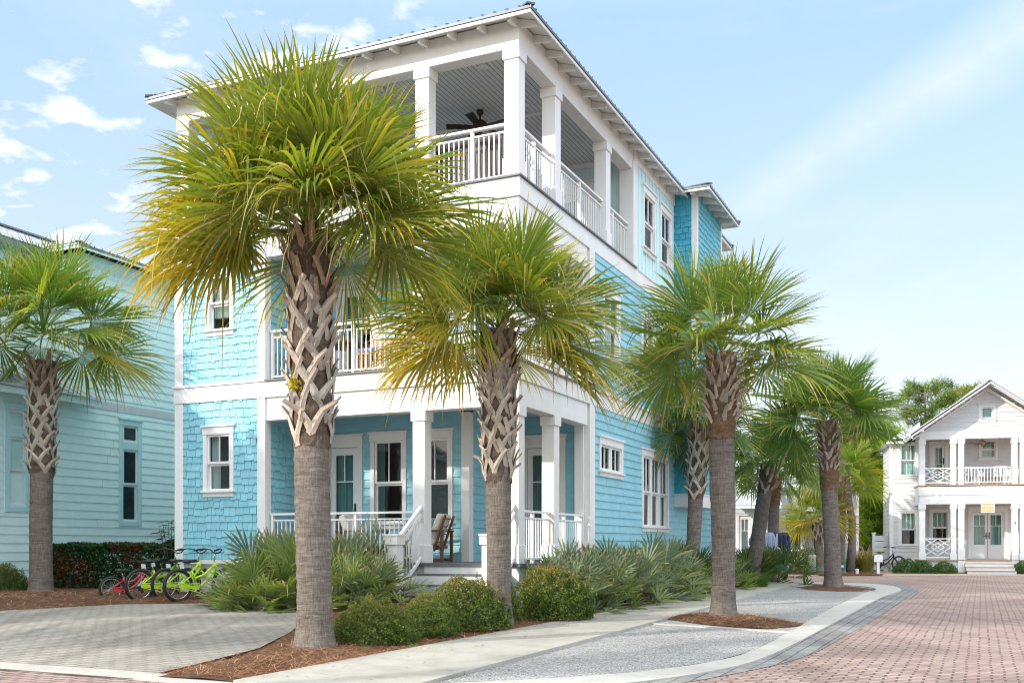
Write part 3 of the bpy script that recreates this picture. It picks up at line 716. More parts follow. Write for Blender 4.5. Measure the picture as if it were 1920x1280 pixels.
# ================================================================ bicycles
def bicycle(label, loc, rz, paint_='lime', rw=.33, group=None, kid=False, name='bicycle', cat='bicycle'):
    b = thing(name, label, cat, loc, rz, group); k = rw/.33; wb = 1.08*k
    for x in (0, wb):
        m = MB(); tr = .034*k
        m.tube([(x+(rw-tr)*math.cos(t), 0, rw+(rw-tr)*math.sin(t)) for t in np.linspace(0, 2*math.pi, 40)[:-1]], tr, 8, closed=True)
        wh = m.build('wheel', M['black'], b, smooth=True)
        m = MB(); rr = rw-2*tr-.002
        m.tube([(x+rr*math.cos(t), 0, rw+rr*math.sin(t)) for t in np.linspace(0, 2*math.pi, 40)[:-1]], .013*k, 6, closed=True); m.build('rim', M['chrome'], wh, smooth=True)
        m = MB()
        for i in range(28):
            t = 2*math.pi*i/28; sg = .028 if i % 2 else -.028; t2 = t + (.5 if (i//2) % 2 else -.5)
            m.tube([(x+.022*math.cos(t2), sg, rw+.022*math.sin(t2)), (x+rr*math.cos(t), 0, rw+rr*math.sin(t))], .0018, 3, cap=False)
        m.tube([(x,-.05,rw),(x,.05,rw)], .022*k, 8); m.build('spokes', M['chrome'], wh)
    P = lambda x, z, y=0: (x*k, y*k, z*k)
    m = MB(); bbx = (.44, 0, .27); seat = (.30, 0, .62); hd0, hd1 = (.86,0,.60), (.82,0,.78)
    S_ = lambda p: tuple(c*k for c in p)
    m.tube([S_((.40,0,.36)), S_(seat)], 0.0238*k); m.tube([S_(bbx), S_((.40,0,.36))], 0.0252*k)
    m.tube([S_(bbx), S_((.62,0,.40)), S_((.85,0,.655))], 0.0280*k); m.tube([S_((.36,0,.46)), S_((.58,0,.53)), S_((.83,0,.735))], 0.0252*k)
    m.tube([S_(hd0), S_(hd1)], 0.0294*k)
    for s in (-.05, .05):
        m.tube([(0,s*k,rw), S_((.25,s*.7,.285)), S_((.44,s*.5,.27))], 0.0154*k); m.tube([(0,s*k,rw), S_((.20,s*.8,.47)), S_((.335,s*.3,.55))], 0.0140*k)
    m.build('frame', M[paint_], b, smooth=True)
    m = MB()
    for s in (-.05, .05): m.tube([S_((.86,s,.58)), S_((.93,s,.50)), (wb,s*k,rw)], 0.0168*k)
    m.tube([S_((.86,-.05,.58)), S_((.86,.05,.58))], 0.0196*k); m.build('fork', M[paint_], b, smooth=True)
    m = MB(); m.tube([S_(seat), S_((.27,0,.74))], .013*k); m.build('seat_post', M['chrome'], b, smooth=True)
    m = MB(); m.ball(S_((.20,0,.80)), .10*k, .105*k, .045*k); m.ball(S_((.33,0,.805)), .13*k, .045*k, .032*k); m.build('saddle', M['vinyl'], b, smooth=True)
    m = MB(); m.tube([S_(hd1), S_((.80,0,.90)), S_((.845,0,.955))], .014*k); m.build('stem', M['chrome'], b, smooth=True)
    hb = MB(); gr = MB()
    for s in (-1, 1):
        pts = [(.845,0,.955), (.87,s*.10,.97), (.86,s*.20,1.03), (.76,s*.30,1.05), (.62,s*.345,1.02)]
        hb.tube([S_(p) for p in pts], .0125*k); gr.tube([S_((.70,s*.325,1.038)), S_((.58,s*.352,1.012))], .019*k)
    h_ = hb.build('handlebar', M['vinyl'], b, smooth=True); gr.build('grip', M['black'], h_, smooth=True)
    m = MB(); m.tube([(.44*k,-.07*k,.27*k),(.44*k,.07*k,.27*k)], .02*k); m.bar(S_((.44,-.075,.27)), S_((.56,-.075,.17)), .018,.025); m.bar(S_((.44,.075,.27)), S_((.32,.075,.37)), .018,.025)
    cr = m.build('crank', M['chrome'], b)
    m = MB(); m.box(.53*k,.61*k,-.17*k,-.08*k,.155*k,.18*k); m.box(.27*k,.36*k,.08*k,.17*k,.36*k,.385*k); m.build('pedal', M['black'], cr)
    m = MB(); m.tube([S_((0,-.055,.36)), S_((.44,-.055,.36)), S_((.53,-.055,.27)), S_((.44,-.055,.18)), S_((0,-.055,.29))], .010*k, 6, closed=True); m.bar((0,-.055*k,rw),(.44*k,-.055*k,.27*k),.008,.07*k); m.build('chain_guard', M[paint_], b)
    m = MB(); m.tube([S_((.40,.06,.25)), S_((.33,.20,.012))], .009*k); m.build('kickstand', M['chrome'], b)
    if not kid:
        m = MB(); m.bar(S_((.085,0,.66)), S_((.075,0,.745)), .15*k, .006, (1,0,0)); m.build('rental_tag', M['plate'], b, bevel=.003)
    else:
        m = MB(); m.box(.80*k,.90*k,-.05,.05,.78*k,.83*k); m.build('reflector', M['orange'], b)
    return b
def bike_at(px, py, z=.135): x, y = gnd(px, py, z); return (x, y, z)
g = 'lime cruiser bicycles parked by the house'
bicycle('lime green bicycle nearest the fan palms, rightmost of the parked row', bike_at(334, 1129), R(50), group=g)
bicycle('lime green bicycle half hidden behind the rightmost bicycle', bike_at(309, 1126), R(54), group=g)
bicycle('lime green bicycle beside the red one, its whole rear wheel showing', bike_at(262, 1128), R(52), group=g)
bicycle('lime green bicycle farthest back, mostly hidden between its neighbours', bike_at(281, 1119), R(55), group=g)
bicycle('small pinkish red child bicycle at the left end of the row', bike_at(209, 1126), R(38), 'red', .25, kid=True)
# ================================================================ ground
from mathutils.geometry import delaunay_2d_cdt
SA, SD, SN = np.array((-1.54, 11.28)), np.array((.409, .9125)), np.array((-.9125, .409))
KP, KN = np.array((-5.28, 10.51)), np.array((.422, .906))
DRV = [(-3.3,9.95),(-2.95,11.9),(-2.95,13.6),(-3.3,17.6),(-4.6,18.75),(-6.0,19.55),(-7.4,19.2),(-8.2,18.0),(-9.2,17.2),(-12,16.4),(-17,16.0)]
_t = np.dot(np.array((-17,16.0))-KP, KN)+.22; DRV.append(tuple(np.array((-17,16.0)) - KN*_t)); DRV[0] = tuple(np.array(DRV[0])-KN*(np.dot(np.array(DRV[0])-KP,KN)+.22))
sm = lambda x: (lambda t: t*t*(3-2*t))(min(1, max(0, x)))
def inpoly(p, poly):
    c = False; j = len(poly)-1
    for i in range(len(poly)):
        a, b = poly[i], poly[j]
        if (a[1] > p[1]) != (b[1] > p[1]) and p[0] < (b[0]-a[0])*(p[1]-a[1])/(b[1]-a[1])+a[0]: c = not c
        j = i
    return c
def dpoly(p, poly):
    d = 1e9
    for a, b in zip(poly, poly[1:]+poly[:1]):
        ax, ay = b[0]-a[0], b[1]-a[1]; t = max(0, min(1, ((p[0]-a[0])*ax+(p[1]-a[1])*ay)/(ax*ax+ay*ay)))
        d = min(d, math.hypot(p[0]-a[0]-ax*t, p[1]-a[1]-ay*t))
    return d
def zdrive(x, y): return .012 + .125*sm(np.dot(np.array((x,y))-KP, KN)/6)
def zyard(x, y):
    dd = 0 if inpoly((x,y), DRV) else dpoly((x,y), DRV)
    ds = np.dot(np.array((x,y))-SA, SN); zd = zdrive(x, y)
    z = .03 + sm(ds/2.0)*(zd-.03+(.27-zd)*sm(dd/1.5))
    return z - (.03 if dd == 0 else 0)
def sheet(name, poly, mat, zf, step=.35, kind='structure'):
    xs, ys = [p[0] for p in poly], [p[1] for p in poly]
    pts = [Vector(p) for p in poly]; n = len(pts)
    x = min(xs)
    while x < max(xs):
        y = min(ys)
        while y < max(ys):
            q = (x+random.uniform(-.1,.1)*step, y+random.uniform(-.1,.1)*step)
            if inpoly(q, poly) and dpoly(q, poly) > step*.4: pts.append(Vector(q))
            y += step
        x += step
    v, e, f, *_ = delaunay_2d_cdt(pts, [(i,(i+1)%n) for i in range(n)], [], 1, 1e-5)
    m = MB(); m.v = [(p.x,p.y,zf(p.x,p.y)) for p in v]; m.f = [tuple(q) for q in f]; m.c = [(1,1,1)]*len(m.v)
    o = m.build(name, M[mat], smooth=True); o['kind'] = kind; return o
def dens(poly, closed=True, step=.35):
    out = []
    for a, b in zip(poly, poly[1:]+(poly[:1] if closed else [])):
        n = max(1, int(math.hypot(b[0]-a[0], b[1]-a[1])/step))
        out += [(a[0]+(b[0]-a[0])*i/n, a[1]+(b[1]-a[1])*i/n) for i in range(n)]
    if not closed: out.append(poly[-1])
    return out
m = MB(); m.box(-300,300,-200,500,-.6,-.03); struct(m.build('ground', M['soil']))
m = MB(); m.quad((-60,-25,0),(60,-25,0),(60,42.6,0),(-60,42.6,0)); struct(m.build('road', M['road']))
P2 = lambda s, d: tuple(SA + SD*s + SN*d)
kl = lambda x: tuple(KP + np.array((.906,-.422))*x)
YARD = [tuple(np.array(kl(3.75))-KN*.05), P2(-1.75,0)] + [P2(s,0) for s in range(0,27,2)] + [P2(26,6), P2(24,24), (-24,36), (-24,18), tuple(np.array(kl(-14))-KN*.05)]
sheet('mulch_bed', dens(YARD, step=.5), 'mulch', lambda x, y: zyard(x,y) + .012*math.sin(x*3.1+y)*math.sin(y*2.7), .4)
sheet('driveway', dens(DRV), 'drive', lambda x, y: zdrive(x,y)+.004, .5)
# sidewalk slabs
RW0, RW1 = np.array((-.68,9.24)), np.array((8.32,30.54))
sw = MB()
def rwp(s):
    y = (SA+SD*s)[1] - .75; t = (y-RW0[1])/(RW1[1]-RW0[1]); return tuple(RW0+(RW1-RW0)*t)
s = -2.35
while s < 25:
    e = s+1.52-.012; sw.prism([P2(s,0), P2(e,0), rwp(e), rwp(s)][::-1], -.05, .045); s += 1.52
struct(sw.build('sidewalk', M['concrete']))
# flush kerb, paver band and gravel bays
KI = [(-260,1214),(0,1240),(150,1250),(300,1261),(430,1269),(560,1276),(700,1279),(820,1279),(960,1274),(1110,1265),(1240,1253),(1340,1238),(1410,1219),(1480,1184),(1560,1139),(1620,1111),(1642,1103),(1600,1097),(1500,1093)]
KO = [(-260,1224),(0,1251),(150,1262),(300,1274),(430,1284),(560,1292),(700,1297),(820,1296),(1000,1289),(1160,1280),(1290,1264),(1385,1246),(1440,1228),(1500,1200),(1590,1152),(1652,1119),(1690,1104),(1640,1094),(1500,1090)]
def smoothline(P, n=6):
    out = []
    for i in range(len(P)-1):
        p0, p1, p2, p3 = (np.array(P[max(0,min(len(P)-1,i+k))]) for k in (-1,0,1,2))
        for j in range(n):
            t = j/n; out.append(tuple(.5*((2*p1)+(p2-p0)*t+(2*p0-5*p1+4*p2-p3)*t*t+(3*p1-p0-3*p2+p3)*t**3)))
    out.append(P[-1]); return out
ki = smoothline([gnd(*p,.02) for p in KI]); ko = smoothline([gnd(*p,.02) for p in KO])
m = MB(); n = len(ki)
m.add([(*p,.02) for p in ki]+[(*p,.02) for p in ko]+[(*p,-.05) for p in ki]+[(*p,-.05) for p in ko],
      [(i,i+1,n+i+1,n+i) for i in range(n-1)]+[(i,2*n+i,2*n+i+1,i+1) for i in range(n-1)]+[(n+i,n+i+1,3*n+i+1,3*n+i) for i in range(n-1)])
struct(m.build('kerb', M['kerb']))
kk = KO[8:-1]; gb = [(1040,1300),(1200,1291),(1350,1268),(1455,1246),(1520,1226),(1575,1198),(1640,1160),(1690,1128),(1722,1106),(1680,1092)]
ga, gz = smoothline([gnd(*p) for p in kk]), smoothline([gnd(*p) for p in gb])
m = MB(); n = len(ga); m.add([(*p,.005) for p in ga]+[(*p,.005) for p in gz], [(i,i+1,n+i+1,n+i) for i in range(n-1)]); struct(m.build('paver_band', M['greyband']))
gp = [gnd(*p,.012) for p in ((820,1279),(960,1274),(1110,1265),(1240,1253),(1340,1238),(1410,1219),(1480,1184),(1560,1139),(1620,1111),(1642,1103),(1600,1097),(1482,1095.5))]
gp += [tuple(np.array(rwp(q))) for q in (20,15,10,5,2,0)]
o = sheet('gravel_strip', gp, 'gravel', lambda x, y: .010+.006*math.sin(3*x+1.7*y), .6)
m = MB()
def strip(a, b, w, z0=-.03, z1=.024):
    A, B = np.array(a), np.array(b); d = (B-A)/np.linalg.norm(B-A); nn = np.array((-d[1], d[0]))*w/2
    m.prism([tuple(A-nn),tuple(B-nn),tuple(B+nn),tuple(A+nn)], z0, z1)
strip(gnd(1212,1167,.02), gnd(1486,1184,.02), .14); strip(gnd(1487,1098,.02), gnd(1655,1108.5,.02), .2)
struct(m.build('gravel_edging', M['kerb']))
def mound(name, px, mat, h=.07, z0=.012):
    poly = dens(smoothline([gnd(*p,z0) for p in px]+[gnd(*px[0],z0)], 5)[:-1], step=.2)
    return sheet(name, poly, mat, lambda x, y: z0+h*sm(dpoly((x,y),poly)/.45)+.008*math.sin(9*x)*math.sin(8*y), .13)
mound('straw_island', [(1232,1158),(1300,1152),(1400,1154),(1500,1167),(1508,1171),(1440,1178),(1340,1172)], 'mulch')
mound('straw_island', [(1492,1100),(1560,1096),(1640,1104),(1645,1107),(1580,1108),(1520,1105)], 'mulch', .05)
# far side of the street
m = MB(); m.box(-30,60,42.0,42.6,-.05,.03); struct(m.build('kerb', M['kerb']))
m = MB(); m.quad((15.6,42.6,.012),(60,42.6,.012),(60,49,.012),(15.6,49,.012)); struct(m.build('forecourt', M['tanbrick']))
far = [(-30,42.6),(7,42.6),(12.4,42.6),(12.8,41.6),(15.2,41.8),(15.6,42.6),(15.8,49.5),(-30,49.5)]
sheet('mulch_bed', dens(far, step=1), 'mulch', lambda x, y: .03+.16*sm((y-42.6)/3), 1.0)
# loose pine straw lying in the beds near the camera
nb = NB()
def straw(n, area, zf, l=(.08,.2), w=.0035):
    k = 0
    while k < n:
        x, y = area()
        if x is None: continue
        z = zf(x,y); a = random.uniform(0,6.28); ln = random.uniform(*l)/2; tl = random.uniform(-.12,.3)
        dx, dy = math.cos(a)*ln, math.sin(a)*ln; px_, py_ = -math.sin(a)*w/2, math.cos(a)*w/2; zz = z+.006+abs(tl)*ln
        c = random.choice(((.34,.15,.07),(.22,.09,.04),(.46,.25,.13),(.55,.34,.19),(.14,.06,.03)))
        nb.add(np.array([(x-dx-px_,y-dy-py_,zz-tl*ln),(x+dx-px_,y+dy-py_,zz+tl*ln),(x+dx+px_,y+dy+py_,zz+tl*ln),(x-dx+px_,y-dy+py_,zz-tl*ln)]), np.array([[0,1,2,3]]), np.array([c]*4)); k += 1
def a1():
    s, d = random.uniform(-2.2, 12), abs(random.gauss(0,.9))-.04
    x, y = P2(s, d)
    if np.dot(np.array((x,y))-KP, KN) < .02 or (inpoly((x,y),DRV) and dpoly((x,y),DRV) > random.random()**2*.3): return None, None
    return x, y
straw(15000, a1, lambda x,y: max(zyard(x,y), zdrive(x,y) if inpoly((x,y),DRV) else -1))
def a2():
    x, y = gnd(random.uniform(1225,1512), random.uniform(1151,1181), .03)
    return x, y
isl = [gnd(*p,.02) for p in ((1232,1158),(1300,1152),(1400,1154),(1500,1167),(1508,1171),(1440,1178),(1340,1172))]
def a3():
    x, y = a2()
    return (x,y) if inpoly((x,y), isl) else (None,None)
straw(3500, a3, lambda x,y: .02+.07*sm(dpoly((x,y),isl)/.45))
def a4():
    x, y = random.uniform(-11,-5), random.uniform(17,22)
    return (None,None) if inpoly((x,y),DRV) and dpoly((x,y),DRV) > .15 else (x,y)
straw(5000, a4, zyard, (.1,.2), .006)
def a5():
    x, y = P2(random.uniform(-2,14), -random.random()**2*1.3); return x, y
straw(420, a5, lambda x,y: .043, (.05,.14), .005)
o = nb.build('pine_straw', M['straw']); tag(o, 'loose brown pine straw scattered over the planting beds', 'pine straw', kind='stuff')

# ================================================================ palms
def unit(v): return v/np.linalg.norm(v)
Z = np.array((0.,0.,1.))
G1, G2, YEL, ORG, TAN = (np.array(c) for c in ((.10,.185,.034),(.165,.25,.06),(.52,.41,.04),(.50,.26,.03),(.55,.44,.28)))
def frond(nb, base, az, el, Lp, Rb, nseg=44, droop=.5, fold=.35, spread=2.1, yellow=0., pd=.2, rows=7, wf=1.0, g1=G1, g2=G2, petw=.02, stiff=.50, tipw=.04, twist=.25, yn=.15):
    d0 = np.array((math.cos(el)*math.cos(az), math.cos(el)*math.sin(az), math.sin(el)))
    s = np.array((math.sin(az), -math.cos(az), 0.))
    ts = np.linspace(0,1,5); pts = base + d0*Lp*ts[:,None] - Z*pd*Lp*(ts[:,None]**2)
    a = unit(d0 - 2*pd*Z); n = np.cross(s, a); tw = rng.normal(0,twist)
    s, n = s*math.cos(tw)+n*math.sin(tw), n*math.cos(tw)-s*math.sin(tw)
    gcol = g1 + (g2-g1)*rng.random()
    # petiole
    pv, pc = [], []
    for i, p in enumerate(pts):
        w = petw*(1.25-.6*ts[i]); pv += [p-s*w, p+n*w*.5, p+s*w, p-n*w*.6]; pc += [gcol*1.15+np.array((.05,.04,.0))]*4
    q = [[i*4+j, i*4+(j+1)%4, (i+1)*4+(j+1)%4, (i+1)*4+j] for i in range(4) for j in range(4)]
    nb.add(np.array(pv), np.array(q), np.array(pc))
    hub = pts[-1]
    th = np.linspace(-spread, spread, nseg) + rng.normal(0,.018,nseg)
    t = np.linspace(0, 1, rows)
    Ls = Rb*(.70+.30*np.cos(th/1.35))*(1+rng.normal(0,.06,nseg))
    e = np.cos(th)[:,None]*a + np.sin(th)[:,None]*s + (np.abs(np.sin(th))*fold + rng.normal(0,.035,nseg))[:,None]*n
    e /= np.linalg.norm(e, axis=1)[:,None]
    lat = -np.sin(th)[:,None]*a + np.cos(th)[:,None]*s
    dr = droop*rng.uniform(.4,1.6,nseg) + (rng.random(nseg)<.05)*rng.uniform(.3,.9,nseg)
    # costa carries the middle segments farther out and curves down
    cost = (np.maximum(np.cos(th),0)**2*.16*Rb)[:,None]*(a - Z*.25)
    dd = dr[:,None]*(np.maximum(t-stiff,0)**1.7)[None,:]*Ls[:,None]*2.0
    lt = Ls[:,None]*t[None,:]
    cen = hub + cost[:,None,:]*np.minimum(t*2.2,1)[None,:,None] + e[:,None,:]*(lt - dd*.28)[:,:,None] - Z*dd[:,:,None]
    dth = 2*spread/nseg; tj = .52; wj = dth*Rb*.80*tj*wf
    w = np.where(t < tj, wj*t/tj, wj*np.maximum(1-(np.maximum(t-tj,0)/(1-tj))**1.25,0) + tipw*wj*(t>.95))
    W = w[None,:]*np.ones((nseg,1))
    nn = n - (e@n)[:,None]*e; nn /= np.linalg.norm(nn,axis=1)[:,None]+1e-6
    lf = cen - lat[:,None,:]*W[:,:,None]*.5; rt = cen + lat[:,None,:]*W[:,:,None]*.5; md = cen - nn[:,None,:]*W[:,:,None]*.32
    V = np.stack([lf,md,rt],2).reshape(-1,3)
    idx = np.arange(nseg*rows*3).reshape(nseg,rows,3)
    Q = np.concatenate([np.stack([idx[:,:-1,k],idx[:,:-1,k+1],idx[:,1:,k+1],idx[:,1:,k]],-1).reshape(-1,4) for k in (0,1)])
    yk = np.clip(yellow + rng.normal(0,yn,nseg), 0, 1)
    yt = np.clip(yk[:,None]*1.7*(.25+t[None,:]*1.15) - .25*(1-yk[:,None]), 0, 1)
    jit = rng.uniform(.82,1.18,nseg)[:,None,None]
    C = gcol*jit*(1-yt[:,:,None]) + YEL*yt[:,:,None]*(.7+.3*jit)
    ot = np.clip((t[None,:]-.62)*2.4*np.clip(yk[:,None]*1.6,0,1),0,1)[:,:,None]; C = C*(1-ot) + ORG*ot
    dead = (rng.random(nseg) < .035+.06*yellow)[:,None,None]; C = np.where(dead, C*.35+TAN*.6, C)
    tip = np.clip((t-.86)*6*.6,0,1)[None,:,None]*(rng.random(nseg)>.35)[:,None,None]; C = C*(1-tip) + TAN*tip
    nb.add(V, Q, np.repeat(C.reshape(-1,1,3),3,1).reshape(-1,3))
def thread(nb, p, az, L_, col=TAN):
    t = np.linspace(0,1,6); d = np.array((math.cos(az),math.sin(az),rng.uniform(-.2,.9))); d/=np.linalg.norm(d)
    c = p + d*L_*t[:,None] - Z*(L_*1.1*t[:,None]**2) + rng.normal(0,.012,(6,3)); s = np.array((-math.sin(az),math.cos(az),0))*.004
    V = np.concatenate([c-s,c+s]); nb.add(V, np.array([[i,i+1,7+i,6+i] for i in range(5)]), np.array([col*.9]*12))

def palm(label, base, top, r0, r1, bz, crown, n=38, Lp=.95, Rb=1.15, yellow=.1, ylow=.2, boots='lattice', nseg=44, lean=0, seed=0, group=None, fib=0, elmin=-10, dark=1.0, bootdens=1.0, name='palm_tree', threads=60, g=(1,1,1), extra=()):
    global rng
    rng = np.random.default_rng(seed+100); rd = random.Random(seed)
    T = thing(name, label, 'palm tree', base, 0, group)
    B = np.array(base); P = np.array(top)-B; h = P[2]
    def spine(z):
        t = z/h; return np.array((P[0]*t + lean*math.sin(t*math.pi), P[1]*t, z))
    def rad(z):
        t = z/h; return (r1+(r0*.82-r1)*(1-t)) + .30*r0*math.exp(-z/.25)
    m = MB(); rows, k = 90, 30; vs, fs = [], []
    for i in range(rows):
        z = -.08 + (h+.1)*i/(rows-1); c = spine(max(z,0)); rr = rad(max(z,0))*(1+.012*math.sin(z*37+math.sin(z*9)*2)+rd.uniform(-.012,.012))
        for j in range(k):
            a = 2*math.pi*j/k; q = rr*(1+.025*math.sin(3*a+z*2)+.02*math.sin(2*a-z*1.3+seed)+rd.uniform(-.014,.014))+.05*r0*max(0,math.sin(5*a+seed))*math.exp(-max(z,0)/.16); vs.append((c[0]+q*math.cos(a), c[1]+q*math.sin(a), z))
    for i in range(rows-1):
        for j in range(k): fs.append((i*k+j,i*k+(j+1)%k,(i+1)*k+(j+1)%k,(i+1)*k+j))
    fs.append(tuple(range((rows-1)*k, rows*k))); m.add(vs, fs); m.build('trunk', M['bark'], T, smooth=True)
    z0, z1 = bz[0]-B[2], bz[1]-B[2]
    if True:
        m = MB(); prof = []
        for i in range(26):
            z = z0-fib+(z1+.15-z0+fib)*i/25; prof.append((rad(min(z,h))*((1.05 if fib else 1.01)+.10*sm((z-z0+fib)/.5)+rd.uniform(-.03,.04)), z))
        vs, fs = [], []
        for i, (r_, z) in enumerate(prof):
            c = spine(z)
            for j in range(26): a = 2*math.pi*j/26; q = r_*(1+rd.uniform(-.06,.06)); vs.append((c[0]+q*math.cos(a),c[1]+q*math.sin(a),z+rd.uniform(-.02,.02)))
        for i in range(25):
            for j in range(26): fs.append((i*26+j,i*26+(j+1)%26,(i+1)*26+(j+1)%26,(i+1)*26+j))
        m.add(vs, fs); m.build('fibre_mat', M['fibre' if fib else 'under'], T)
    # leaf bases
    m = MB()
    def strap(path, w0, w1, th, col):
        L4 = []
        for i, (ph, z, dr) in enumerate(path):
            c = spine(min(max(z,0),h)); rr = rad(min(z,h))+dr; p = Vector((c[0]+rr*math.cos(ph), c[1]+rr*math.sin(ph), z)); L4.append((p, Vector((math.cos(ph),math.sin(ph),0))))
        vs, fs = [], []
        for i, (p, o_) in enumerate(L4):
            d = (L4[min(i+1,len(L4)-1)][0]-L4[max(i-1,0)][0]).normalized(); sd = d.cross(o_).normalized(); nr = sd.cross(d).normalized()
            w = (w0+(w1-w0)*i/(len(L4)-1))/2; t_ = th*(1-.45*i/(len(L4)-1))/2
            vs += [p-sd*w, p+nr*t_*1.5, p+sd*w, p-nr*t_]
        for i in range(len(L4)-1):
            for j in range(4): fs.append((i*4+j,i*4+(j+1)%4,(i+1)*4+(j+1)%4,(i+1)*4+j))
        e = len(L4)*4; fs += [(3,2,1,0),(e-4,e-3,e-2,e-1)]; m.add(vs, fs, col)
    cnt = int((z1-z0)*21*bootdens*(r1/.2)); ph = rd.random()*6
    extra_n = int(cnt*.75) if boots == 'lattice' else int(cnt*.5)
    for i in range(cnt+extra_n):
        f = i/cnt if i < cnt else (rd.uniform(.55,1.02) if boots == 'lattice' else rd.random()); z = z0+(z1-z0)*f; ph += 2.39996; up = sm((f-.5)/.4)
        g_ = rd.uniform(.75,1.2)*(1-.25*up); col = (.50*g_*rd.uniform(.95,1.06), .44*g_, .385*g_*rd.uniform(.92,1.03))
        if boots != 'fibrous' and up > .5: col = (col[0]*.88, col[1]*.74, col[2]*.64)
        ln = (.40 if boots == 'lattice' else .30)*rd.uniform(.85,1.15)*(r1/.2)**.5; w = .085*(r1/.2)**.6*rd.uniform(.8,1.15)
        if i < cnt and boots == 'lattice' and rd.random() > up*.8:
            for sg in (-1, 1):
                D = sg*rd.uniform(.62,.92); L_ = ln*rd.uniform(.75,1.1); out = rd.uniform(.05,.11)*(1.7 if f < .06 else 1)
                strap([(ph-D*.12, z, -.005), (ph+D*.25, z+L_*.36, .035), (ph+D*.65, z+L_*.72, .055), (ph+D*1.0, z+L_, .04+out)], w*1.1, w*.68, .035, col)
        else:
            L_ = ln*rd.uniform(.6,1.15); out = rd.uniform(.10,.30)*(.7 if boots=='lattice' else 1); D = rd.uniform(-.25,.25)
            strap([(ph, z, -.01), (ph+D*.4, z+L_*.35, out*.25), (ph+D*.8, z+L_*.65, out*.6), (ph+D, z+L_*(1.0-out), out)], w*1.1, w*.5, .03, col)
    m.build('leaf_base_cover', M['boot'], T)
    # crown
    nb = NB(); cz = crown-B[2]; gg1, gg2 = G1*np.array(g)*dark, G2*np.array(g)*dark
    for i in range(n):
        f = (i+.5)/n; az = i*2.39996+rd.uniform(-.25,.25); el = 82 + (elmin-82)*f**.72 + rd.uniform(-8,8); fr = max(0,-math.sin(az)-.35)/.65; el = R(el + fr*max(0,28-el)*.75)
        c = spine(h) + np.array((math.cos(az)*r1*.6*f**.5, math.sin(az)*r1*.6*f**.5, (cz-h)+.30*(1-f)-.10))
        k = 1 - .12*(f < .1) + rd.uniform(-.08,.08)
        y = yellow*rd.random()**1.5 + (ylow*rd.uniform(.5,1.4) if f > .6 else 0)
        if f > .8 and rd.random() < ylow: y += .35
        frond(nb, c, az, el, Lp*k*rd.uniform(.85,1.12), Rb*k*(.85 if f<.12 else 1), nseg, droop=.12+.22*f*rd.uniform(.5,1.3), fold=.45-.35*f+rd.uniform(-.15,.15), spread=1.30+.75*min(1,f*2.2), yellow=min(y,1), pd=.05+.17*f, g1=gg1, g2=gg2, twist=.15+.65*f)
    for (az, el, y, k) in extra:
        c = spine(h) + np.array((0,0,cz-h)); frond(nb, c, R(az), R(el), Lp*k, Rb*k, nseg, .5, .3, 2.1, y, .2, g1=gg1, g2=gg2)
    for i in range(threads):
        az = rd.uniform(0,6.28); q = rd.uniform(.4,1.6); el = rd.uniform(-.4,1.0)
        thread(nb, spine(h)+np.array((math.cos(az)*math.cos(el)*q, math.sin(az)*math.cos(el)*q, cz-h+math.sin(el)*q)), az, rd.uniform(.2,.55))
    nb.build('crown', M['frond'], T)
    return T
def pz(px, py, Y): return ((px-CX)/F*Y, Y, zat(py, Y))
GP = 'cabbage palms lining the street'
def bp(px, py, z=0): x, y = gnd(px, py, z); return (x, y, z)
b1 = bp(590,1216,.04)
palm('tallest palm, nearest the camera, with crossed grey leaf bases and yellowed lower fronds', b1, pz(580,455,b1[1]), .235, .215, (zat(838,b1[1]), zat(460,b1[1])), zat(432,b1[1]), n=47, Lp=.86, Rb=1.17, yellow=.20, ylow=.10, extra=((184,16,.55,1),(197,0,.75,1.05),(180,-2,.75,1),(345,-6,.25,1.0),(202,26,.4,1),(255,38,.1,.85),(290,32,.15,.85),(272,52,.1,.85),(238,24,.25,.8),(305,18,.1,.8),(268,20,.3,.72)), nseg=48, seed=3, elmin=6, group=GP, threads=160, g=(1.25,1.05,.8))
Yb = 15.3; b2 = ((935-CX)/F*Yb, Yb, .10)
palm('palm before the porch corner, its foot hidden by round shrubs, yellow at lower left', b2, pz(935,640,Yb), .20, .225, (zat(905,Yb), zat(640,Yb)), zat(615,Yb), n=36, Lp=.82, Rb=1.14, yellow=.2, ylow=.15, extra=((190,-8,.9,1),(175,-5,.5,1),(-10,-14,.6,1.05),(8,-18,.35,1),(262,40,.1,.85),(290,30,.1,.8),(240,22,.2,.8)), nseg=46, seed=8, elmin=2, group=GP, bootdens=1.25, threads=90, g=(1.15,1.03,.85))
b3 = bp(1357,1156,.06)
palm('palm with reddish fibre under its crown, standing in the oval straw island', b3, pz(1352,690,b3[1]), .225, .215, (zat(798,b3[1]), zat(680,b3[1])), zat(668,b3[1]), n=34, Lp=.80, Rb=1.05, yellow=.12, ylow=.08, boots='fibrous', fib=.22, elmin=-8, nseg=44, seed=12, group=GP, bootdens=2.4, g=(1.1,1.02,1.0))
b4 = bp(1563,1101,.04)
palm('dark trunked palm on the far end of the gravel strip', b4, pz(1551,800,b4[1]), .27, .24, (zat(890,b4[1]), zat(800,b4[1])), zat(785,b4[1]), n=36, Lp=.95, Rb=1.2, yellow=.04, ylow=.04, boots='fibrous', fib=.45, elmin=-5, nseg=36, seed=21, group=GP, dark=.85, bootdens=2.2, g=(.9,1.05,1.1))
x5, y5 = gnd(76,1119,.14)
palm('palm in front of the mint house at the left edge', (x5,y5,.12), pz(80,700,y5), .27, .24, (zat(893,y5), zat(690,y5)), zat(625,y5), n=36, Lp=1.0, Rb=1.25, yellow=.15, ylow=.15, nseg=44, seed=33, group=GP, g=(1,1.05,.95))
x6, y6 = hw(.78, 8.9)[:2]
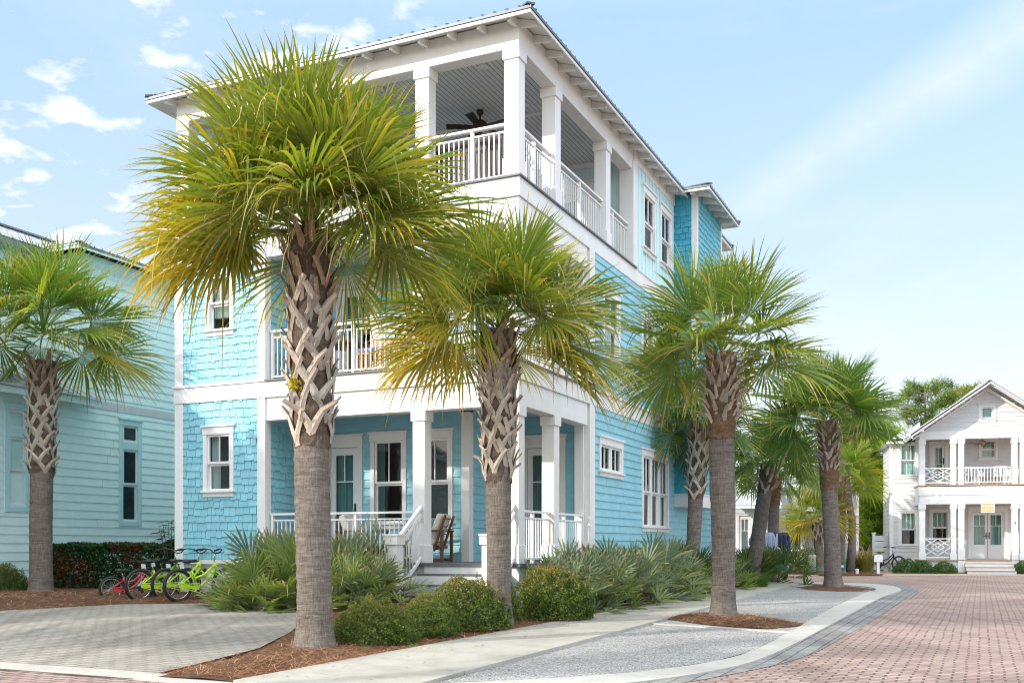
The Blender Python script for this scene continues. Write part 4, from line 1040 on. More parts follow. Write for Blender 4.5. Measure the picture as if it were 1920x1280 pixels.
palm('palm growing close to the house wall beside its shingled bay', (x6,y6,.2), pz(1312,800,y6), .20, .205, (zat(935,y6), zat(800,y6)), zat(775,y6), n=30, Lp=.72, Rb=.95, yellow=.06, ylow=.06, nseg=38, seed=41, group=GP, dark=.75, elmin=-40, g=(.95,1.05,1.1))
Y7 = 32.5
palm('leaning palm with bristling leaf stubs past the end of the house', ((1408-CX)/F*Y7,Y7,.1), pz(1440,885,Y7), .27, .23, (zat(925,Y7), zat(875,Y7)), zat(868,Y7), n=30, Lp=.85, Rb=1.05, yellow=.03, ylow=.03, boots='fibrous', nseg=34, seed=52, group=GP, dark=.8, g=(.9,1.05,1.1), threads=20)
Y8 = 36
palm('slimmer palm with a ragged brown collar beside the leaning palm', ((1446-CX)/F*Y8,Y8,.1), pz(1453,905,Y8), .21, .2, (zat(930,Y8), zat(900,Y8)), zat(893,Y8), n=28, Lp=.8, Rb=1.0, yellow=.05, ylow=.05, boots='fibrous', fib=.3, nseg=32, seed=61, group=GP, dark=.85, threads=20)
Y9 = 43.4
palm('short yellow green palm in front of the shuttered house', ((1538-CX)/F*Y9,Y9,.1), pz(1532,985,Y9), .2, .19, (1.3, zat(985,Y9)), zat(975,Y9), n=26, Lp=.75, Rb=1.0, yellow=.5, ylow=.35, boots='lattice', nseg=30, seed=71, group=GP, threads=10, g=(1.6,1.3,.8))
Y10 = 42.6+1
palm('palm half hidden behind the dark trunked palm', ((1577-CX)/F*Y10,Y10,.1), pz(1577,905,Y10), .2, .19, (zat(945,Y10), zat(900,Y10)), zat(890,Y10), n=28, Lp=.85, Rb=1.1, yellow=.15, ylow=.1, boots='fibrous', fib=.4, nseg=30, seed=81, group=GP, threads=10, g=(1.3,1.2,.9))
# little fern lodged in the big palm
def leaves(nb, P, size, cols, flat=.5, aspect=.5, outward=None):
    n_ = len(P); a = rng.normal(0,1,(n_,3)); a /= np.linalg.norm(a,axis=1)[:,None]
    if outward is not None: a = a*(1-flat)+outward*flat; a /= np.linalg.norm(a,axis=1)[:,None]+1e-6
    b = np.cross(a, rng.normal(0,1,(n_,3))); b /= np.linalg.norm(b,axis=1)[:,None]+1e-6; c = np.cross(a,b)
    s_ = (size*rng.uniform(.6,1.3,n_))[:,None]
    V = np.stack([P-a*s_*.5, P+b*s_*aspect*.5, P+a*s_*.5, P-b*s_*aspect*.5+c*s_*.12],1).reshape(-1,3)
    nb.add(V, np.arange(n_*4).reshape(-1,4), np.repeat(cols,4,0))
rng = np.random.default_rng(5)
nb = NB(); leaves(nb, rng.normal(0,.038,(110,3))*np.array((1,1,1.3)), .05, np.array([(.55,.46,.03)]*110)*rng.uniform(.7,1.2,(110,1)))
o = nb.build('fern', M['leaf']); o.location = ((560-CX)/F*b1[1], b1[1]-.235, zat(724,b1[1])); tag(o, 'tiny yellow fern lodged among the tallest palm\'s leaf bases', 'fern')

# ================================================================ shrubs
def shrub_mesh(rx, ry, rz, n_, size, cols, seed, lump=.24, tip=None):
    global rng
    rng = np.random.default_rng(seed); d = rng.normal(0,1,(n_,3)); d[:,2] = np.abs(d[:,2])*1.0-.25; d /= np.linalg.norm(d,axis=1)[:,None]
    k = rng.normal(0,1,(9,3)); k /= np.linalg.norm(k,axis=1)[:,None]; lum = 1 + lump*np.max(np.maximum(d@k.T-.55,0)*2.2,axis=1) - lump*.5
    lum *= 1 + .07*np.sin(d[:,0]*11+2)*np.sin(d[:,1]*9)+.05*np.sin(d[:,2]*17+d[:,0]*13)
    r = lum*(1-.45*rng.random(n_)**2.2) + np.abs(rng.normal(0,.02,n_))
    sh = rng.normal(0,1,(46,3)); sh[:,2] = np.abs(sh[:,2])+.2; sh /= np.linalg.norm(sh,axis=1)[:,None]; ns = n_//22; pick = rng.integers(0,46,ns); d[:ns] = sh[pick]+rng.normal(0,.022,(ns,3)); r[:ns] = lum[:ns]*.0+1.0+.06*rng.random(ns)+.17*rng.random(46)[pick]*rng.random(ns)
    P = d*r[:,None]*np.array((rx,ry,rz)); P[:,2] = np.maximum(P[:,2]+rz*.12, .01*rng.random(n_))
    c = np.array(cols)[rng.integers(0,len(cols),n_)]*rng.uniform(.75,1.25,(n_,1))
    if tip is not None:
        q = np.clip((d[:,2]-.35)*1.5,0,1)*(r>.9)*rng.random(n_); c = c*(1-q[:,None]) + np.array(tip)*q[:,None]
    nb = NB(); leaves(nb, P, size, c, .35, .5, d); return nb
BC = [(.085,.135,.025),(.115,.17,.035),(.16,.21,.045),(.05,.085,.02)]
A_ = shrub_mesh(1,1,1, 20000, .062, BC, 1, tip=(.26,.24,.05)).mesh('foliage', M['leaf'])
B_ = shrub_mesh(1,1,1, 20000, .062, BC, 2, tip=(.36,.25,.07)).mesh('foliage', M['leaf'])
def shrub(label, px, py, z, sx, sy, sz, me, rz, group='rounded shrubs along the walk', name='round_shrub'):
    x, y = gnd(px, py, z); t = thing(name, label, 'shrub', (x,y,z-.02), rz, group)
    o = bpy.data.objects.new('foliage', me); COL.objects.link(o); o.parent = t; o.scale = (sx,sy,sz)
    m = MB()
    for i in range(7):
        a = i*.9; m.tube([(0.03*math.cos(a),.03*math.sin(a),-.02),(.3*sx*math.cos(a),.3*sy*math.sin(a),.35*sz),(.55*sx*math.cos(a),.55*sy*math.sin(a),.7*sz)],[.014,.010,.004],5)
    m.build('stems', M['pinebark'], t); return t
shrub('low round green shrub right beside the tallest palm\'s foot', 701, 1204, .06, .49, .45, .45, A_, .3)
shrub('round shrub second from the tallest palm, in front of the white stair post', 797, 1184, .10, .44, .41, .42, A_, 2.0)
shrub('broad yellow tinged round shrub in front of the porch steps', 880, 1171, .10, .64, .54, .62, B_, 4.1)
shrub('round shrub hugging the foot of the porch corner palm', 932, 1160, .10, .36, .36, .58, B_, 1.1)
shrub('largest round shrub, bronze tipped, between the porch corner palm and the grey fan leaves', 1046, 1153, .10, .66, .58, .72, B_, 2.6)
shrub('round dark green shrub cut by the left picture edge', 12, 1118, .12, .46, .45, .60, A_, 5.0)
# clipped hedges beside the mint house
def hedge(label, x0, y0, x1, y1, w, h, n_, red=0, name='hedge'):
    global rng
    rng = np.random.default_rng(int(n_)+3); Ln = math.hypot(x1-x0,y1-y0); u = np.array(((x1-x0)/Ln,(y1-y0)/Ln,0)); v = np.array((-u[1],u[0],0))
    s_ = rng.random((n_,3)); face = rng.random(n_); dep = .16*rng.random(n_)**2
    a = s_[:,0]*Ln; b = (s_[:,1]-.5)*w; z = s_[:,2]*h
    f1 = face < .45; f2 = (face >= .45)&(face < .8); b = np.where(f1, -w/2+dep, b); z = np.where(f2, h-dep, z); a = np.where(face>.93, dep, np.where((face>.86)&(face<=.93), Ln-dep, a))
    bump_ = .05*np.sin(a*4.1)+.04*np.sin(a*7.3+2)+.03*np.sin(z*9+a*5)
    P = np.array((0,0,.02)) + u*a[:,None] + v*(b-bump_*f1)[:,None] + Z*(z+bump_*f2)[:,None]
    c = np.array([(.022,.065,.018),(.03,.085,.022),(.045,.11,.03),(.018,.045,.014)])[rng.integers(0,4,n_)]*rng.uniform(.8,1.3,(n_,1))
    if red:
        k = (np.sin(a*1.7+.4)*np.sin(z*3.0+a*.8) > .25)&(rng.random(n_) < red)&(a<Ln*.75); c[k] = np.array((.16,.035,.014))*rng.uniform(.6,1.4,(k.sum(),1))
    nb = NB(); leaves(nb, P, .085, c, .3, .55)
    t = thing(name, label, 'hedge', (x0,y0,zyard(x0,y0)), 0); nb.build('foliage', M['leaf'], t)
    m = MB()
    for i in range(int(Ln/.35)):
        q = u*(.2+i*.35); m.tube([(q[0],q[1],-.05),(q[0]+random.uniform(-.1,.1),q[1],h*.5),(q[0]+random.uniform(-.2,.2),q[1]+random.uniform(-.1,.1),h*.9)],[.02,.015,.006],5)
    m.build('stems', M['pinebark'], t); return t
hedge('clipped dark green hedge with reddish dead patches behind the bicycles', *at(98,24.2)[:2], *at(350,23.4)[:2], .9, .98, 17000, .5)
hedge('lower dark hedge behind the left palm\'s trunk', *at(-60,24.6)[:2], *at(100,24.4)[:2], .8, .72, 8000)
# lance leaved plant at the corner of the houses
t = thing('oleander_plant', 'dark lance leaved plant against the mint wall beside the white corner board', 'plant', (*at(322,22.6)[:2],.2))
nb = NB(); m = MB(); rng = np.random.default_rng(77)
for i in range(9):
    a = i*.7; tip = np.array((.28*math.cos(a),.2*math.sin(a),1.35+.09*(i%4))); m.tube([(0,0,0),tuple(tip*.5+np.array((0,0,.1))),tuple(tip)],[.012,.01,.005],5)
    for k in range(34):
        f = .35+.65*k/34; p = tip*f+np.array((0,0,.1*(1-f))); az = k*2.4; d = np.array((math.cos(az),math.sin(az),rng.uniform(-.1,.5))); d/=np.linalg.norm(d); s_ = np.cross(d,Z)*.02
        L_ = .27; e_ = p+d*L_-Z*.04; md = p+d*L_*.5
        nb.add(np.array([p,md-s_,e_,md+s_]), np.array([[0,1,2,3]]), np.array([(.045,.11,.04)]*4)*rng.uniform(.8,1.4))
m.build('stems', M['pinebark'], t); nb.build('foliage', M['leaf'], t)
# saw palmettos
PG1, PG2 = np.array((.13,.185,.115)), np.array((.235,.295,.205))
def palmetto(seed, n_=30, Rb=.55, Lp=.86, g1=PG1, g2=PG2, yel=.02, nseg=15):
    global rng
    rng = np.random.default_rng(seed); rd = random.Random(seed); nb = NB()
    for i in range(n_):
        f = (i+.5)/n_; az = i*2.39996+rd.uniform(-.3,.3); el = R(80-78*f+rd.uniform(-8,8)); r = rd.uniform(0,.22)
        frond(nb, np.array((math.cos(az)*r, math.sin(az)*r, .02)), az, el, Lp*rd.uniform(.6,1.15), Rb*rd.uniform(.8,1.12), nseg, droop=.10, fold=.35, spread=1.55, twist=.55, yellow=yel*rd.random()**2*3, pd=.08, rows=4, wf=1.2, g1=g1, g2=g2, petw=.009, stiff=.45, yn=.04)
    return nb.mesh('foliage', M['frond'])
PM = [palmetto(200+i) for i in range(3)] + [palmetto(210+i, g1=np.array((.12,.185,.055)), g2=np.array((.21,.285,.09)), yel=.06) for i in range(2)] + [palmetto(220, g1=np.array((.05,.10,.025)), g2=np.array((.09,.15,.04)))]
def pal(label, x, y, k, mi, rz, sc=1.0, group='fan leaved palmettos around the porch'):
    t = thing('palmetto_shrub', label, 'palmetto', (x,y,zyard(x,y)-.02), rz, group)
    o = bpy.data.objects.new('foliage', PM[mi]); COL.objects.link(o); o.parent = t; o.scale = (sc,sc,sc*k)
    m = MB()
    for i in range(4): m.tube([(0,0,-.05),(.12*math.cos(i*1.6),.12*math.sin(i*1.6),.14)],[.05,.035],6)
    m.build('stems', M['pinebark'], t)
pal('palmetto beside the rightmost bicycle', *at(463,18.2)[:2], .95, 3, .4, .68)
pal('palmetto in front of the tower\'s right corner', *at(505,18.3)[:2], 1.0, 4, 1.9, .88)
pal('palmetto drooping pale fans onto the driveway edge', *at(490,17.4)[:2], .9, 3, 3.2, .7)
pal('palmetto just left of the tallest palm\'s trunk', *at(545,17.8)[:2], 1.05, 4, 4.4, 1.0)
pal('palmetto behind the tallest palm\'s trunk', *at(600,18.3)[:2], 1.1, 0, 5.3, 1.0)
pal('palmetto just right of the tallest palm\'s trunk', *at(655,17.4)[:2], 1.0, 4, .9, .8)
pal('silvery palmetto touching the left white stair post', *at(692,17.3)[:2], 1.0, 0, 2.3, .74)
pal('palmetto with fans poking over the porch rail at the tower', *at(530,19.3)[:2], 1.1, 0, 2.9, 1.05)
pal('palmetto with fans before the middle of the porch rail', *at(668,18.2)[:2], 1.2, 1, 3.9, 1.0)
RP = [(.62,.3,.9,0,'small silvery palmetto under the porch corner railing'),(.55,1.5,1.0,1,'palmetto under the second porch bay on the right side'),(.72,2.6,1.0,0,'palmetto in front of the wall corner board'),
      (.95,1.9,.85,3,'pale yellow green palmetto behind the largest round shrub'),(.55,3.9,1.08,2,'palmetto below the paired windows'),(1.0,3.5,.95,1,'grey green palmetto leaning over the walk, below the paired windows'),
      (.5,5.3,1.18,2,'tall palmetto left of the triple window'),(1.0,5.0,1.0,0,'silvery palmetto leaning over the walk, left of the triple window'),(.55,6.8,1.1,1,'palmetto below the triple window'),(1.0,6.7,1.0,2,'palmetto leaning over the walk below the triple window'),
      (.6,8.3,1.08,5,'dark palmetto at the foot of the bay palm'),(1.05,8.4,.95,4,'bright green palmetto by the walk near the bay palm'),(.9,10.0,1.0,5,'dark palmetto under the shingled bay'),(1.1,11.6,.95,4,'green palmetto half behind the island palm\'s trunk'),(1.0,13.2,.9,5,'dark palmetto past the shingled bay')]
for i, (lx, ly, sc, mi, lb) in enumerate(RP):
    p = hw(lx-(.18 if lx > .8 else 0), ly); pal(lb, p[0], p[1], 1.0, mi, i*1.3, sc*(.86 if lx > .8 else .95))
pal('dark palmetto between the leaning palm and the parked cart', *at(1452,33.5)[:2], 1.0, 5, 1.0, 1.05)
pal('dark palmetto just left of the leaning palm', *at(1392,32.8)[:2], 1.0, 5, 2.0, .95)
# grasses
def grass(nb, c, n_, h, spread, col, w=.006):
    for i in range(n_):
        az = rng.random()*6.283; r = rng.random()**.7*spread*.35; p = c+np.array((math.cos(az)*r,math.sin(az)*r,0)); hh = h*rng.uniform(.6,1.1); az += rng.normal(0,.5)
        t = np.linspace(0,1,4); q = p + np.array((math.cos(az),math.sin(az),0))*spread*.7*(t[:,None]**1.8) + Z*hh*(t[:,None]-.35*t[:,None]**2.2)*1.25
        s_ = np.array((-math.sin(az),math.cos(az),0))*w*(1-t[:,None]*.8); V = np.concatenate([q-s_,q+s_])
        nb.add(V, np.array([[k,k+1,5+k,4+k] for k in range(3)]), np.array([col]*8)*rng.uniform(.7,1.3))
rng = np.random.default_rng(9); nb = NB()
for i in range(24):
    p = at(random.uniform(1378,1428), random.uniform(29.6,32.0)); grass(nb, np.array((p[0],p[1],zyard(p[0],p[1]))), 110, .45, .5, (.09,.17,.03), .008)
tag(nb.build('grass', M['leaf']), 'soft green ornamental grass spilling beside the walk', 'grass', kind='stuff')
def tuft(name, label, px, Y, h, sp, n_, col, plume=False):
    t = thing(name, label, 'plant', (*at(px,Y)[:2],.08)); nb = NB(); grass(nb, np.array((0,0,0.)), n_, h, sp, col, .012); nb.build('blades', M['leaf'], t)
    if plume:
        nb = NB(); grass(nb, np.array((0,0,0.)), 60, h*1.25, sp*.6, (.50,.33,.25), .014); nb.build('plumes', M['leaf'], t)
tuft('grass_clump', 'tan plumed grass clump right of the pine trunk', 1622, 44.6, 1.15, .9, 420, (.26,.25,.07), True)
tuft('grass_clump', 'yellow green grass clump right of the pale green pedestal', 1545, 44.4, 1.1, .6, 300, (.22,.25,.06))
rng = np.random.default_rng(19)
t = thing('leafy_bush', 'loose yellow green bush left of the pale green pedestal', 'shrub', (*at(1503,43.8)[:2],.05))
nb = NB(); d = rng.normal(0,1,(1500,3))*np.array((.42,.35,.36))+np.array((0,0,.62)); d[:,2] = np.abs(d[:,2]); leaves(nb, d, .10, np.array([(.24,.30,.06)]*1500)*rng.uniform(.6,1.3,(1500,1))); nb.build('foliage', M['leaf'], t)
m = MB()
for i in range(6): m.tube([(0,0,0),(.35*math.cos(i),.3*math.sin(i),.95)],[.014,.006],5)
m.build('stems', M['pinebark'], t)
# ================================================================ mint house on the left (same street grid as the beach house)
LX = -12.3
MHs = thing('mint_house', 'pale mint lap sided house with grey metal roofs left of the aqua house', 'house', hw(LX, 1.4), -HR)
ox, oy = LX, 1.4
T = lambda X: (lambda a, b, z: (X - ox + b, a - oy, z))
def lw(x0, x1): return x0-ox, x1-ox
def tallwin(a0, a1, z0, z1, curtain=None):
    # casing in darker mint, transom over a double hung sash
    m = MB(T(LX)); j = .13; zt = z1-.75
    m.box(a0,a0+j,-.05,.04,z0,z1-.14); m.box(a1-j,a1,-.05,.04,z0,z1-.14); m.box(a0,a1,-.05,.045,z1-.14,z1); m.box(a0+j,a1-j,-.05,.04,z0,z0+.13); m.box(a0+j,a1-j,-.05,.04,zt,zt+.2)
    m.box(a0-.03,a1+.03,-.05,.07,z1-.001,z1+.035)
    w = m.build('window', M['lefttrim'], MHs, bevel=.004); s, g = MB(T(LX)), MB(T(LX))
    def ring(p,q,b,t,d):
        st = .05
        s.box(p,p+st,d-.03,d,b,t); s.box(q-st,q,d-.03,d,b,t); s.box(p+st,q-st,d-.03,d,b,b+st); s.box(p+st,q-st,d-.03,d,t-st,t); g.quad((p+st,d-.015,b+st),(q-st,d-.015,b+st),(q-st,d-.015,t-st),(p+st,d-.015,t-st))
    p, q = a0+j, a1-j; zm = (z0+.13+zt)/2+.02
    ring(p,q,zt+.2,z1-.14,.015); ring(p,q,zm,zt,.01); ring(p,q,z0+.13,zm,-.025)
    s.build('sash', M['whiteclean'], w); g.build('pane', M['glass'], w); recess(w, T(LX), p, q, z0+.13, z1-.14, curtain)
    return (a0+.02, a1-.02, z0+.02, z1-.02)
hl = [tallwin(2.62, 3.38, 1.74, 4.44), tallwin(-.70, -.02, 2.0, 4.44, ('curtain','f',1,.4))]
m = MB(T(LX)); lap(m, -17, 1.42, .5, 4.72, hl, .2, .024); lap(m, 1.42, 14, .5, 8.35, hl, .2, .024)
m.T = lambda a, b, z: (a - ox, 1.42 - b - oy, z); lap(m, LX-8, LX, 4.7, 8.35, (), .2, .024)
m.build('lap_wall', M['leftpaint'], MHs, recalc=False)
m = MB(); m.T = lambda x, y, z: (x-ox, y-oy, z)
m.box(LX-.16, LX+.035, 1.385, 1.56, 4.9, 8.3); m.box(LX-8, LX-.0, 13.98, 14, .3, 8.3); m.box(LX-8.02, LX-8, 1.4, 14, .3, 8.3)
m.box(LX-.02, LX+.04, -17, 14, .38, .5); m.build('corner_board', M['leftpaint'], MHs, bevel=.004)
m = MB(); m.T = lambda x, y, z: (x-ox, y-oy, z); m.box(LX-8, LX-.02, -17, 14, 0, .5); m.box(LX+.0,LX+.03,1.5,14,4.62,4.82); m.build('foundation', M['skirt'], MHs)
def lhip(*a, **k):
    o = hip(*a, parent=MHs, **k); o.location = (-ox, -oy, 0); return o
lhip(LX-8.4, LX+.42, 1.0, 14.5, 8.42, mat='greyroof', wall=.42, tails=False, tailmat='leftpaint', slope=math.tan(R(18)))
# low shed roof along the front block and the taller front volume set back behind it
FXm = -13.3; FY0 = -17
m = MB(); m.T = lambda x, y, z: (x-ox, y-oy, z)
za_, zb_ = 4.80, 4.80+(LX+.5-FXm)*math.tan(R(24))
for dz in (0,-.04): m.quad((LX+.5,FY0,za_+dz),(LX+.5,1.74,za_+dz),(FXm,1.5,zb_+dz),(FXm,FY0,zb_+dz))
m.quad((LX+.5,1.74,za_-.04),(LX+.5,1.74,za_),(FXm,1.5,zb_),(FXm,1.5,zb_-.04)); m.quad((LX+.5,FY0,za_-.04),(LX+.5,1.74,za_-.04),(LX+.5,1.74,za_),(LX+.5,FY0,za_))
for k in range(60):
    y = 1.6-k*.3; m.bar((LX+.5,y,za_+.014),(FXm,y,zb_+.014),.035,.034)
m.build('shed_roof', M['whiteroof'], MHs)
m = MB(); m.T = lambda x, y, z: (x-ox, y-oy, z); m.box(LX+.42,LX+.45,FY0,1.66,za_-.20,za_-.045); m.quad((LX,FY0,za_-.06),(LX,1.6,za_-.06),(LX+.43,1.6,za_-.06),(LX+.43,FY0,za_-.06)); m.build('fascia', M['leftpaint'], MHs)
m = MB(T(FXm)); lap(m, FY0, 1.42, 4.7, 8.35, (), .2, .024); m.build('front_wall', M['leftpaint'], MHs, recalc=False)
m = MB(); m.T = lambda x, y, z: (x-ox, y-oy, z); m.box(-18.0,FXm-.03,FY0,3.4,4.7,8.3); m.box(-20.3,LX-.03,FY0+.02,1.40,.4,4.68); m.build('front_block', M['leftpaint'], MHs)
m = MB(); m.T = lambda x, y, z: (x-ox, y-oy, z)
xr, ze, zr = -15.6, 8.36, 9.52; e1, e0 = FXm+.42, xr-(FXm+.42-xr)
for e in (e0, e1):
    for dz in (0,-.05): m.quad((e,FY0-.5,ze+dz),(e,3.5,ze+dz),(xr,3.5,zr+dz),(xr,FY0-.5,zr+dz))
    for k in range(68): y = 3.4-k*.31; m.bar((e,y,ze+.012),(xr,y,zr+.012),.03,.03)
    m.box(min(e,e-.03*(1 if e>xr else -1)), max(e,e-.03*(1 if e>xr else -1)), FY0-.5, 3.5, ze-.17, ze-.02)
m.bar((xr,FY0-.5,zr+.03),(xr,3.5,zr+.03),.22,.05)
m.build('upper_roof', M['greyroof'], MHs)

# ================================================================ white house across the street
WP = ((1850-CX)/F*45.0, 45.0); WROT = R(14); cw, sw_ = math.cos(WROT), math.sin(WROT)
def la(px, yl):                             # along-front coordinate of column px in the wall plane yl behind the porch front
    k = (px-CX)/F; return (k*(WP[1]+cw*yl)-WP[0]-sw_*yl)/(cw+sw_*k)
def lY(px, yl): return WP[1]-sw_*la(px,yl)+cw*yl
WY, WB, YL, wo = 0.0, 2.0, 1.6, 0.0
wx = lambda px: la(px, 0)
wz = lambda py: CH+(HY-py)*45.0/F
WH = thing('white_house', 'white two storey gabled house with double porches across the brick street', 'house', (*WP, 0), -WROT)
MW = Matrix.Translation((*WP, 0)) @ Matrix.Rotation(-WROT, 4, 'Z')
def ww(x, y, z): return tuple(MW @ Vector((x, y, z)))
def WT(y): return lambda a, b, z: (a, y-b, z)
def wm(): return MB()
lx = lambda px: la(px, YL)
lz = lambda py: CH+(HY-py)*lY(1702, YL)/F
bx_ = lambda px: la(px, WB)
bz_ = lambda py: CH+(HY-py)*lY(1815, WB)/F
XR = 2*la(1850,0)-la(1726,0); YE = 14
hol = [window(WH, WT(YL), lx(1684), lx(1722), lz(895), lz(828), lites=3, curtain=('blind','f',1,.0), jamb=.12, head=.14),
       window(WH, WT(YL), lx(1684), lx(1722), lz(1025), lz(955), lites=3, curtain=('blind','f',1,.5), jamb=.12, head=.14)]
hb = [door(WH, WT(WB), bx_(1742), bx_(1777), bz_(907), bz_(826), ('blind','f',1,0), jamb=.12, head=.14, crossz=.5),
      window(WH, WT(WB), bx_(1835), bx_(1871), bz_(862), bz_(822), lites=1, curtain=('palecurtain','f',1,.0), jamb=.12, head=.12),
      window(WH, WT(WB), bx_(1742), bx_(1782), bz_(1020), bz_(953), lites=3, curtain=('blind','f',1,.5), jamb=.12, head=.14),
      door(WH, WT(WB), bx_(1815), bx_(1889), bz_(1047), bz_(949), ('curtain','f',1,0), leaves=2, jamb=.14, head=.25, panel=.65)]
zd1, zd2, zb1, zb2 = wz(1049), wz(909), wz(944), wz(821)
m = MB(WT(YL)); lap(m, lx(1671), lx(1735), .55, lz(832), hol, .2, .026)
m.T = WT(WB); lap(m, lx(1722), XR, zd1, zb1+.25, hb, .2, .026); lap(m, lx(1722), XR, zd2, zb2+.25, hb, .2, .026)
ga = wx(1850); gz = wz(717); gsl = math.tan(R(35)); gh = window(WH, WT(WY+.1), wx(1835), wx(1868), wz(790), wz(757), lites=1, jamb=.13, head=.13, top=.9, curtain=('blind','f',1,0))
m.T = WT(WY+.1); z = zb2+.34
while z < gz-.35:
    hwid = (gz-.30-z)/gsl; lap(m, max(ga-hwid, wx(1726)), min(ga+hwid, XR), z, min(z+.2, gz-.35), [gh], .2, .026); z += .2
m.T = lambda a, b, z: (lx(1671)-b, a-WY, z); lap(m, YL, YL+3.2, .5, lz(832), (), .2, .026); m.T = lambda a, b, z: (wx(1727)-b, a, z); lap(m, YL+3.2, YE, .5, 6.2, (), .2, .026)
m.build('lap_wall', M['offwhite'], WH, recalc=False)
m = wm()
m.box(lx(1668), lx(1675), YL-.03, YL+.2, .5, lz(832)); m.box(lx(1668), wx(1735), YL-.02, YL+.2, lz(940), lz(913)); m.box(lx(1668), wx(1800), YL-.05, YL+.2, .45, .66)
m.box(wx(1724), XR, WY, WY+.25, zb2, zb2+.36); m.box(wx(1724), XR, WY+.004, WY+.25, zb1, wz(927)); m.box(wx(1722), XR, WY-.03, WY+.28, wz(927), wz(911))
m.box(wx(1724), wx(1726)+.02, WY+.25, WB, zb2, zb2+.8); m.box(wx(1724), wx(1726)+.02, WY+.25, WB, zb1, zd2)
m.box(wx(1724), wx(1800), WY+.03, WY+.08, .15, zd1-.05); m.box(wx(1905), XR, WY+.03, WY+.08, .15, zd1-.05)
m.build('trim', M['white'], WH, bevel=.004)
m = wm(); m.box(wx(1722), XR, WY-.06, WB, zd2-.01, zd2+.035); m.box(wx(1724), XR, WY-.05, WB, zd1-.045, zd1); m.build('deck', M['tanwood'], WH)
m = wm(); m.box(lx(1671), wx(1727), YL+.02, YL+3.2, 0, .5); m.box(wx(1727), XR, WB+.02, YE, 0, .5); m.box(lx(1735), XR, WB-.0+.001, WB+.02, zb1+.2, zd2); m.build('foundation', M['skirt'], WH)
m = wm(); m.quad((wx(1726),WY+.2,zb1+.2),(XR,WY+.2,zb1+.2),(XR,WB,zb1+.2),(wx(1726),WB,zb1+.2)); m.quad((wx(1726),WY+.2,zb2+.25),(XR,WY+.2,zb2+.25),(XR,WB,zb2+.25),(wx(1726),WB,zb2+.25)); m.build('porch_ceiling', M['white'], WH)
for px0, px1 in ((1724,1735),(1783,1793),(1797,1808),(1898,1908),(1913,1923)):
    for k, (z0, z1) in enumerate(((.05 if px0 in (1797,1898) else zd1, zb1), (zd2+.036, zb2))):
        m = wm(); x0, x1 = wx(px0), wx(px1); yy = WY-.02 if z0 < .1 else WY+.02
        m.box(x0, x1, yy, yy+.24, z0, z1); c = m.build('column', M['white'], WH, bevel=.004)
        m = wm(); m.box(x0-.03,x1+.03,yy-.03,yy+.27,z1-.22,z1-.004); m.build('capital', M['white'], c)
        if k == 0: 
            m = wm(); m.box(x0-.03,x1+.03,yy-.03,yy+.27,z0+.004,zd1+.48 if z0<.1 else zd1+.3); m.build('column_base', M['white'], c)
def wrail(x0, x1, z, h, fret=False):
    m = MB(WT(WY+.12)); m.box(x0,x1,-.04,.04,z+h-.05,z+h); m.box(x0,x1,-.03,.03,z+.08,z+.13)
    if not fret: pk = [(x0,x1)]
    else:
        c, w = (x0+x1)/2, .56; pk = [(x0,c-w),(c+w,x1)]
        for s in (-1,1):
            m.box(c+s*w-.02,c+s*w+.02,-.02,.02,z+.13,z+h-.05)
        zc = z+.105+(h-.05)/2; hh = (h-.2)/2
        for (p,q) in (((c-w,zc),(c,zc+hh)),((c,zc+hh),(c+w,zc)),((c+w,zc),(c,zc-hh)),((c,zc-hh),(c-w,zc)),((c-w,zc+hh),(c+w,zc-hh)),((c-w,zc-hh),(c+w,zc+hh)),((c-.28,zc),(c,zc+hh*.5)),((c,zc+hh*.5),(c+.28,zc)),((c+.28,zc),(c,zc-hh*.5)),((c,zc-hh*.5),(c-.28,zc))):
            m.bar((p[0],0,p[1]),(q[0],0,q[1]),.034,.034,(0,1,0))
    for a, b in pk:
        n = max(1,int((b-a)/.13))
        for i in range(n): x = a+(b-a)*(i+.5)/n; m.box(x-.014,x+.014,-.014,.014,z+.13,z+h-.05)
    m.build('railing', M['whiteclean'], WH)
wrail(wx(1735), wx(1783), zd2+.03, .78, True); wrail(wx(1735), wx(1783), zd1, .96, True); wrail(wx(1793), wx(1797), zd1, .96)
wrail(wx(1808), wx(1898), zd2+.03, .78); wrail(wx(1793), wx(1797), zd2+.03, .78); wrail(wx(1923), (XR-.1), zd1, .96); wrail(wx(1923), (XR-.1), zd2+.03, .78)
m, t_ = wm(), wm()
for k in range(3):
    z = zd1-.155*(k+1); t_.box(wx(1808), wx(1898), WY-.28*(k+1), WY-.02-.28*k+.0, z-.03, z); m.box(wx(1808), wx(1898), WY-.26*(k+1)-.02, WY-.28*k-.02, max(z-.155,0), z-.031)
m.box(wx(1808), wx(1898), WY-.02, WY+.03, .1, zd1-.05)
s_ = m.build('steps', M['white'], WH); t_.build('tread', M['tanwood'], s_)
